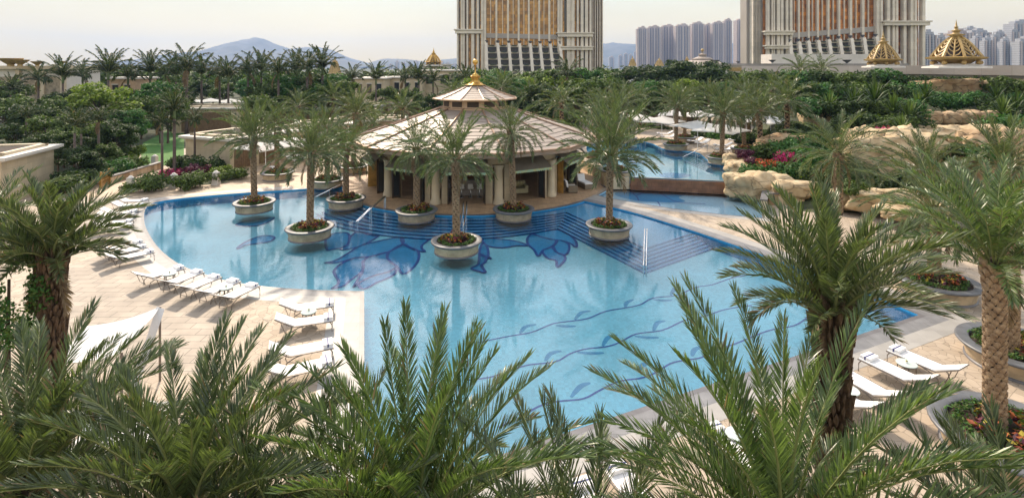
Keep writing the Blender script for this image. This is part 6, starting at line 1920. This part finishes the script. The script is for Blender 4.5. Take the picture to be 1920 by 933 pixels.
LG = make_lounger()
used = [False]
def lounger(foot, head, lab, zf=0.0, group=None):
    """foot / head: photo pixels of the foot end (seat height) and the raised head end"""
    a = G(foot[0], foot[1], 0.38 + zf); c = G(head[0], head[1], 0.72 + zf)
    rz = math.atan2(c.y - a.y, c.x - a.x)
    if not used[0]:
        used[0] = True
        LG.location = (a.x, a.y, zf); LG.rotation_euler = (0, 0, rz); LG['label'] = lab
        if group: LG['group'] = group
        return LG
    return dup(LG, (a.x, a.y, zf), rz, lab, group=group)
gA = 'loungers at the left end of the pool'
for i, (f, h) in enumerate([((275, 375), (216, 367)), ((266, 384), (205, 375)), ((255, 396), (190, 389)), ((251, 404), (182, 397)), ((247, 414), (178, 407)), ((247, 422), (176, 416))]):
    lounger(f, h, ORD[i] + ' white lounger from the back at the pool\'s left end', group=gA)
for i, (f, h) in enumerate([((264, 452), (200, 456)), ((272, 461), (202, 464)), ((287, 470), (205, 474))]):
    lounger(f, h, ORD[i] + ' from the back of three white loungers below the drooping left palm frond', group='three loungers under the left frond')
for i, (f, h) in enumerate([((342, 500), (260, 508)), ((374, 508), (300, 522)), ((407, 517), (333, 531)), ((442, 525), (370, 540)), ((477, 533), (405, 551))]):
    lounger(f, h, ORD[i] + ' white lounger from the left in the angled row of five', group='row of five loungers')
lounger((626, 567), (541, 561), 'rear white lounger of the pair at the pool corner', group='pair by the pool corner')
lounger((624, 594), (531, 589), 'front white lounger of the pair at the pool corner', group='pair by the pool corner')
lounger((624, 643), (535, 640), 'white lounger below the pool-corner pair, partly behind fronds', group='loungers behind the bottom fronds')
lounger((622, 676), (525, 676), 'lowest white lounger on the left terrace, mostly behind fronds', group='loungers behind the bottom fronds')
gR = 'loungers along the right pool edge'
lounger((1672, 652), (1790, 680), 'rightmost white lounger on the near right edge, at the large planter', group=gR)
lounger((1620, 667), (1738, 700), 'second white lounger from the large planter on the near right edge', group=gR)
lounger((1570, 690), (1675, 726), 'third white lounger from the large planter, beside the dark palm trunk', group=gR)
lounger((1520, 708), (1627, 747), 'white lounger half behind the dark palm trunk on the near right edge', group=gR)
lounger((1385, 772), (1470, 820), 'white lounger behind the long upright fronds, near right edge', group=gR)
lounger((1330, 797), (1415, 850), 'second white lounger behind the long upright fronds, near right edge', group=gR)
lounger((1150, 870), (1225, 935), 'white lounger at the bottom between the foreground palms, right one', group=gR)
lounger((1085, 900), (1150, 975), 'white lounger at the bottom between the foreground palms, left one', group=gR)
for i, (f, h, z) in enumerate([((520, 302), (497, 313), 0), ((512, 313), (488, 322), 0), ((560, 301), (541, 291), 0), ((578, 297), (562, 288), 0)]):
    lounger(f, h, ORD[i] + ' small white lounger from the left before the cabana row', group='loungers before the cabana row')
for i, (f, h) in enumerate([((1240, 256), (1262, 250)), ((1232, 250), (1254, 245)), ((1290, 264), (1314, 257)), ((1305, 268), (1330, 260)), ((1338, 272), (1366, 266)), ((1342, 280), (1372, 273)), ((1365, 262), (1390, 257))]):
    lounger(f, h, ORD[i] + ' white lounger from the left on the far bank of the upper pool', zf=0.95, group='loungers on the far bank')
def make_table():
    t = thing('side_table', (0, 0, 0), 'x', 'table', 'round glass side tables')
    b = MB(); b.lathe([(0, 0.43), (0.27, 0.43), (0.28, 0.44), (0.27, 0.455), (0, 0.455)], n=28); b.build('table_top', M_ttop, t)
    b = MB(); b.lathe([(0.235, 0.39), (0.25, 0.39), (0.25, 0.428), (0.235, 0.428)], n=24); b.build('ring', M_frame, t)
    for k in range(4):
        a = PI / 4 + k * PI / 2
        b = MB(); b.box((0.235 * math.cos(a), 0.235 * math.sin(a), 0.205), (0.045, 0.02, 0.41), a + PI / 2); b.build('leg', M_frame, t)
    b = MB(); b.lathe([(0.0, 0.456), (0.035, 0.456), (0.04, 0.50), (0.0, 0.50)], n=10); pot = b.build('flower_cup', M_cloth, t)
    b = MB(); b.lathe([(0.0, 0.49), (0.035, 0.51), (0.0, 0.545)], n=7); b.build('flower', M_cyel, pot)
    return t
TB = make_table()
first = True
for (px, py, z, lab) in [(579, 583, 0, 'round glass table between the pair of loungers at the pool corner'), (318, 512, 0, 'round glass table by the first lounger of the row of five'), (424, 538, 0, 'round glass table between the last two loungers of the row of five'),
                         (1700, 680, 0, 'round glass table between the two rightmost loungers'), (1591, 730, 0, 'round glass table beside the dark palm trunk'), (238, 384, 0, 'small round table among the loungers at the pool end'), (1382, 812, 0, 'round glass table behind the long upright fronds')]:
    p = G(px, py, 0.45)
    if first:
        TB.location = (p.x, p.y, 0); TB['label'] = lab; first = False
    else:
        dup(TB, (p.x, p.y, 0), px * 0.1, lab)
def make_umb(tilt=0, w=3.9):
    t = thing('sun_umbrella', (0, 0, 0), 'x', 'umbrella', 'square white terrace umbrellas')
    b = MB(); h = w / 2
    top = (0, 0, 3.15)
    ring = []
    for k in range(4):
        a = (-h, -h), (h, -h), (h, h), (-h, h)
        c0, c1 = a[k], a[(k + 1) % 4]
        ring += [(c0[0], c0[1], 2.55), ((c0[0] + c1[0]) * .485, (c0[1] + c1[1]) * .485, 2.62)]
    n = 8
    vs = [top] + ring + [(x, y, z - 0.10) for x, y, z in ring]
    fs = [(0, 1 + k, 1 + (k + 1) % n) for k in range(n)] + [(1 + k, 1 + n + k, 1 + n + (k + 1) % n, 1 + (k + 1) % n) for k in range(n)]
    b.add(vs, fs); b.build('canopy', M_canvas, t)
    b = MB(); b.tube([(0, 0, 0), (0, 0, 3.12)], 0.035, 8); b.tube([(0, 0, 3.1), (0, 0, 3.28)], [0.03, 0.01], 6); b.build('pole', M_cloth, t)
    b = MB(); b.lathe([(0, 0), (0.33, 0), (0.33, 0.08), (0.06, 0.12)], n=16); b.build('base', M_white, t)
    for k in range(4):
        a = PI / 4 + k * PI / 2
        b = MB(); b.tube([(0, 0, 2.3), (h * 1.0 * math.cos(a), h * 1.0 * math.sin(a), 2.62)], 0.012, 4); b.build('strut', M_cloth, t)
    return t
UM = make_umb()
first = True
UL = [(1193, 219, 64, .95), (1241, 224, 60, .95), (1263, 212, 72, .95), (1312, 213, 70, .95), (1308, 233, 54, .95), (1352, 240, 50, .95), (1380, 217, 62, .95), (1412, 222, 60, .95), (1445, 224, 58, .95), (1500, 226, 58, 1.6), (498, 271, 48, 0), (552, 265, 52, 0), (357, 188, 100, 0), (395, 188, 100, 0), (432, 189, 100, 0), (10, 190, 92, 0)]
for i, (px, py, d, z0) in enumerate(UL):
    c = D(px, py, d)
    lab = ORD[i] + ' white square umbrella from the left on the right bank of the upper pool' if i < 10 else ['left white umbrella before the cabana row', 'right white umbrella before the cabana row', 'left of three small white garden umbrellas under the royal palms', 'middle of three small white garden umbrellas under the royal palms', 'right of three small white garden umbrellas under the royal palms', 'white umbrella glimpsed among trees at the far left'][i - 10]
    z = min(c.z - 2.75, c.z - 2.75)
    if first:
        UM.location = (c.x, c.y, c.z - 2.75); UM['label'] = lab; UM.rotation_euler = (0, 0, 0.5); first = False
    else:
        dup(UM, (c.x, c.y, c.z - 2.75), 0.5 + i * 0.37, lab, 1.0)
# white pagoda tents far right garden
for (px, py, d, s, lab) in [(1187, 148, 110, 1.0, 'white peaked pagoda tent in the far garden')]:
    t = thing('pagoda_tent', D(px, py + 8, d), lab, 'tent')
    b = MB(); b.lathe([(1.8 * s, 0), (1.0 * s, 0.7 * s), (0.35 * s, 1.6 * s), (0, 2.1 * s)], n=4, a0=PI / 4); b.build('canopy', M_canvas, t)
    for k in range(4):
        a = PI / 4 + k * PI / 2
        b = MB(); b.tube([(1.75 * math.cos(a), 1.75 * math.sin(a), -2.2), (1.75 * math.cos(a), 1.75 * math.sin(a), 0)], 0.06, 5); b.build('pole', M_white, t)
# white shade tent, lower left
t = thing('shade_tent', (-11.35, 15.75, 0), 'sagging white fabric shade tent on posts at the lower left terrace', 'tent', None, 0.0, (1.12, 1.12, 1.0))
def sag(c00, c10, c11, c01, n=14, sg=0.14, wave=0.03):
    vs, fs = [], []
    for j in range(n + 1):
        for i in range(n + 1):
            u, v = i / n, j / n
            p = (c00 * (1 - u) + c10 * u) * (1 - v) + (c01 * (1 - u) + c11 * u) * v
            q = Vector((p.x, p.y, p.z - sg * 4 * u * (1 - u) - sg * 0.5 * math.sin(PI * v) + wave * math.sin(u * 3 + v * 13)))
            vs.append(q)
    for j in range(n):
        for i in range(n):
            a = j * (n + 1) + i
            fs.append((a, a + 1, a + n + 2, a + n + 1))
    return vs, fs
V = Vector
Aq, Bq, Cq, Dq = V((-1.0, -0.2, 1.95)), V((0.62, 0.35, 2.25)), V((0.72, -1.2, 1.80)), V((-0.7, -1.5, 1.72))
b = MB(); vs, fs = sag(Aq, Bq, Cq, Dq, wave=0.03); b.add(vs, fs); b.build('canopy', M_cloth, t, True)
b = MB(); vs, fs = sag(V((0.55, 0.33, 2.26)), V((0.78, 0.30, 2.2)), V((0.80, -0.9, 0.3)), V((0.62, -0.95, 0.3)), 10, 0.02, 0.01); b.add(vs, fs); b.build('curtain', M_cloth, t, True)
for p in (Aq, Bq, Cq, Dq):
    b = MB(); b.tube([(p.x, p.y, 0), tuple(p)], 0.03, 8); b.build('post', M_frame, t)
t = thing('daybed', (-9.7, 13.3, 0), 'white padded daybed glimpsed between the bottom left fronds', 'daybed', None, 0.4)
b = MB(); b.box((0, 0, 0.16), (1.9, 1.7, 0.3)); b.build('base', M_rattan, t)
b = MB(); b.box((0, 0, 0.40), (1.84, 1.64, 0.2)); b.build('mattress', M_cloth, t)
for x in (-0.5, 0.4):
    b = MB(); b.lathe([(0, -0.05), (0.22, 0), (0.25, 0.07), (0.2, 0.14), (0, 0.17)], (x, 0.5, 0.54), 12); b.build('cushion', M_cloth, t, True)
# lounge chairs on the apron
def patio_chair(px, py, rz, lab, long=False):
    t = thing('patio_chair', G(px, py, 0.02), lab, 'chair', None, rz)
    l = 1.3 if long else 0.7
    b = MB(); b.box((0, -l / 2 + .35, 0.2), (0.7, l, 0.36)); b.build('base', M_rattan, t)
    b = MB(); b.box((0, -l / 2 + .35, 0.43), (0.64, l - 0.06, 0.10)); b.build('cushion', M_cloth, t)
    b = MB(); b.box((0, 0.38, 0.68), (0.62, 0.14, 0.5), 0, shy=0.12); b.build('back_cushion', M_cloth, t)
    if not long:
        for s in (-1, 1):
            b = MB(); b.box((s * 0.36, 0, 0.33), (0.08, 0.7, 0.5)); b.build('armrest', M_rattan, t)
patio_chair(1072, 360, R(100), 'white-cushioned armchair on the apron right of the pavilion')
patio_chair(1094, 350, R(20), 'white-cushioned lounge chair at the right edge of the apron', True)
# handrails
def rail(pts, lab, pair=0.0, loops=True):
    t = thing('pool_handrail', pts[0], lab, 'handrail', 'steel pool handrails')
    o = Vector(pts[0])
    P_ = [Vector(p) - o for p in pts]
    dr = (P_[-1] - P_[0]); s = Vector((-dr.y, dr.x, 0)).normalized() * pair
    for sg in ((-0.5, 0.5) if pair else (0,)):
        q = [p + s * sg for p in P_]
        b = MB(); b.tube(q, 0.035, 8); b.build('rail', M_steel, t)
        for p in (q[0], q[-1], q[len(q) // 2]):
            b = MB(); b.tube([(p.x, p.y, -1.0 - 0.0 if p is not q[0] else -0.9), tuple(p)], 0.028, 8); b.build('post', M_steel, t)
def R3(px, py, z): return tuple(G(px, py, z))
rail([R3(722, 368, 0.85), R3(695, 390, 0.72), R3(669, 415, 0.25)], 'steel handrail slanting into the pool left of the pavilion steps', 0.10)
rail([R3(872, 378, 0.85), R3(870, 396, 0.6), R3(866, 424, 0.2)], 'steel handrail behind the nearest pool planter, at the middle of the steps', 0.22)
rail([R3(1211, 429, 0.80), R3(1210, 465, 0.55), R3(1209, 498, 0.3)], 'twin steel handrail on the corner of the chevron steps', 0.12)
rail([R3(645, 343, 0.8), R3(618, 356, 0.6), R3(592, 369, 0.2)], 'thin steel handrail by the pool inlet, behind the palms')
rail([R3(1326, 271, 1.75), R3(1304, 283, 1.5), R3(1281, 294, 1.0)], 'white handrail entering the upper pool at its right bank')
rail([R3(1210, 264, 1.6), R3(1203, 268, 1.4), R3(1199, 273, 1.0)], 'small handrail at the far bank of the upper pool')
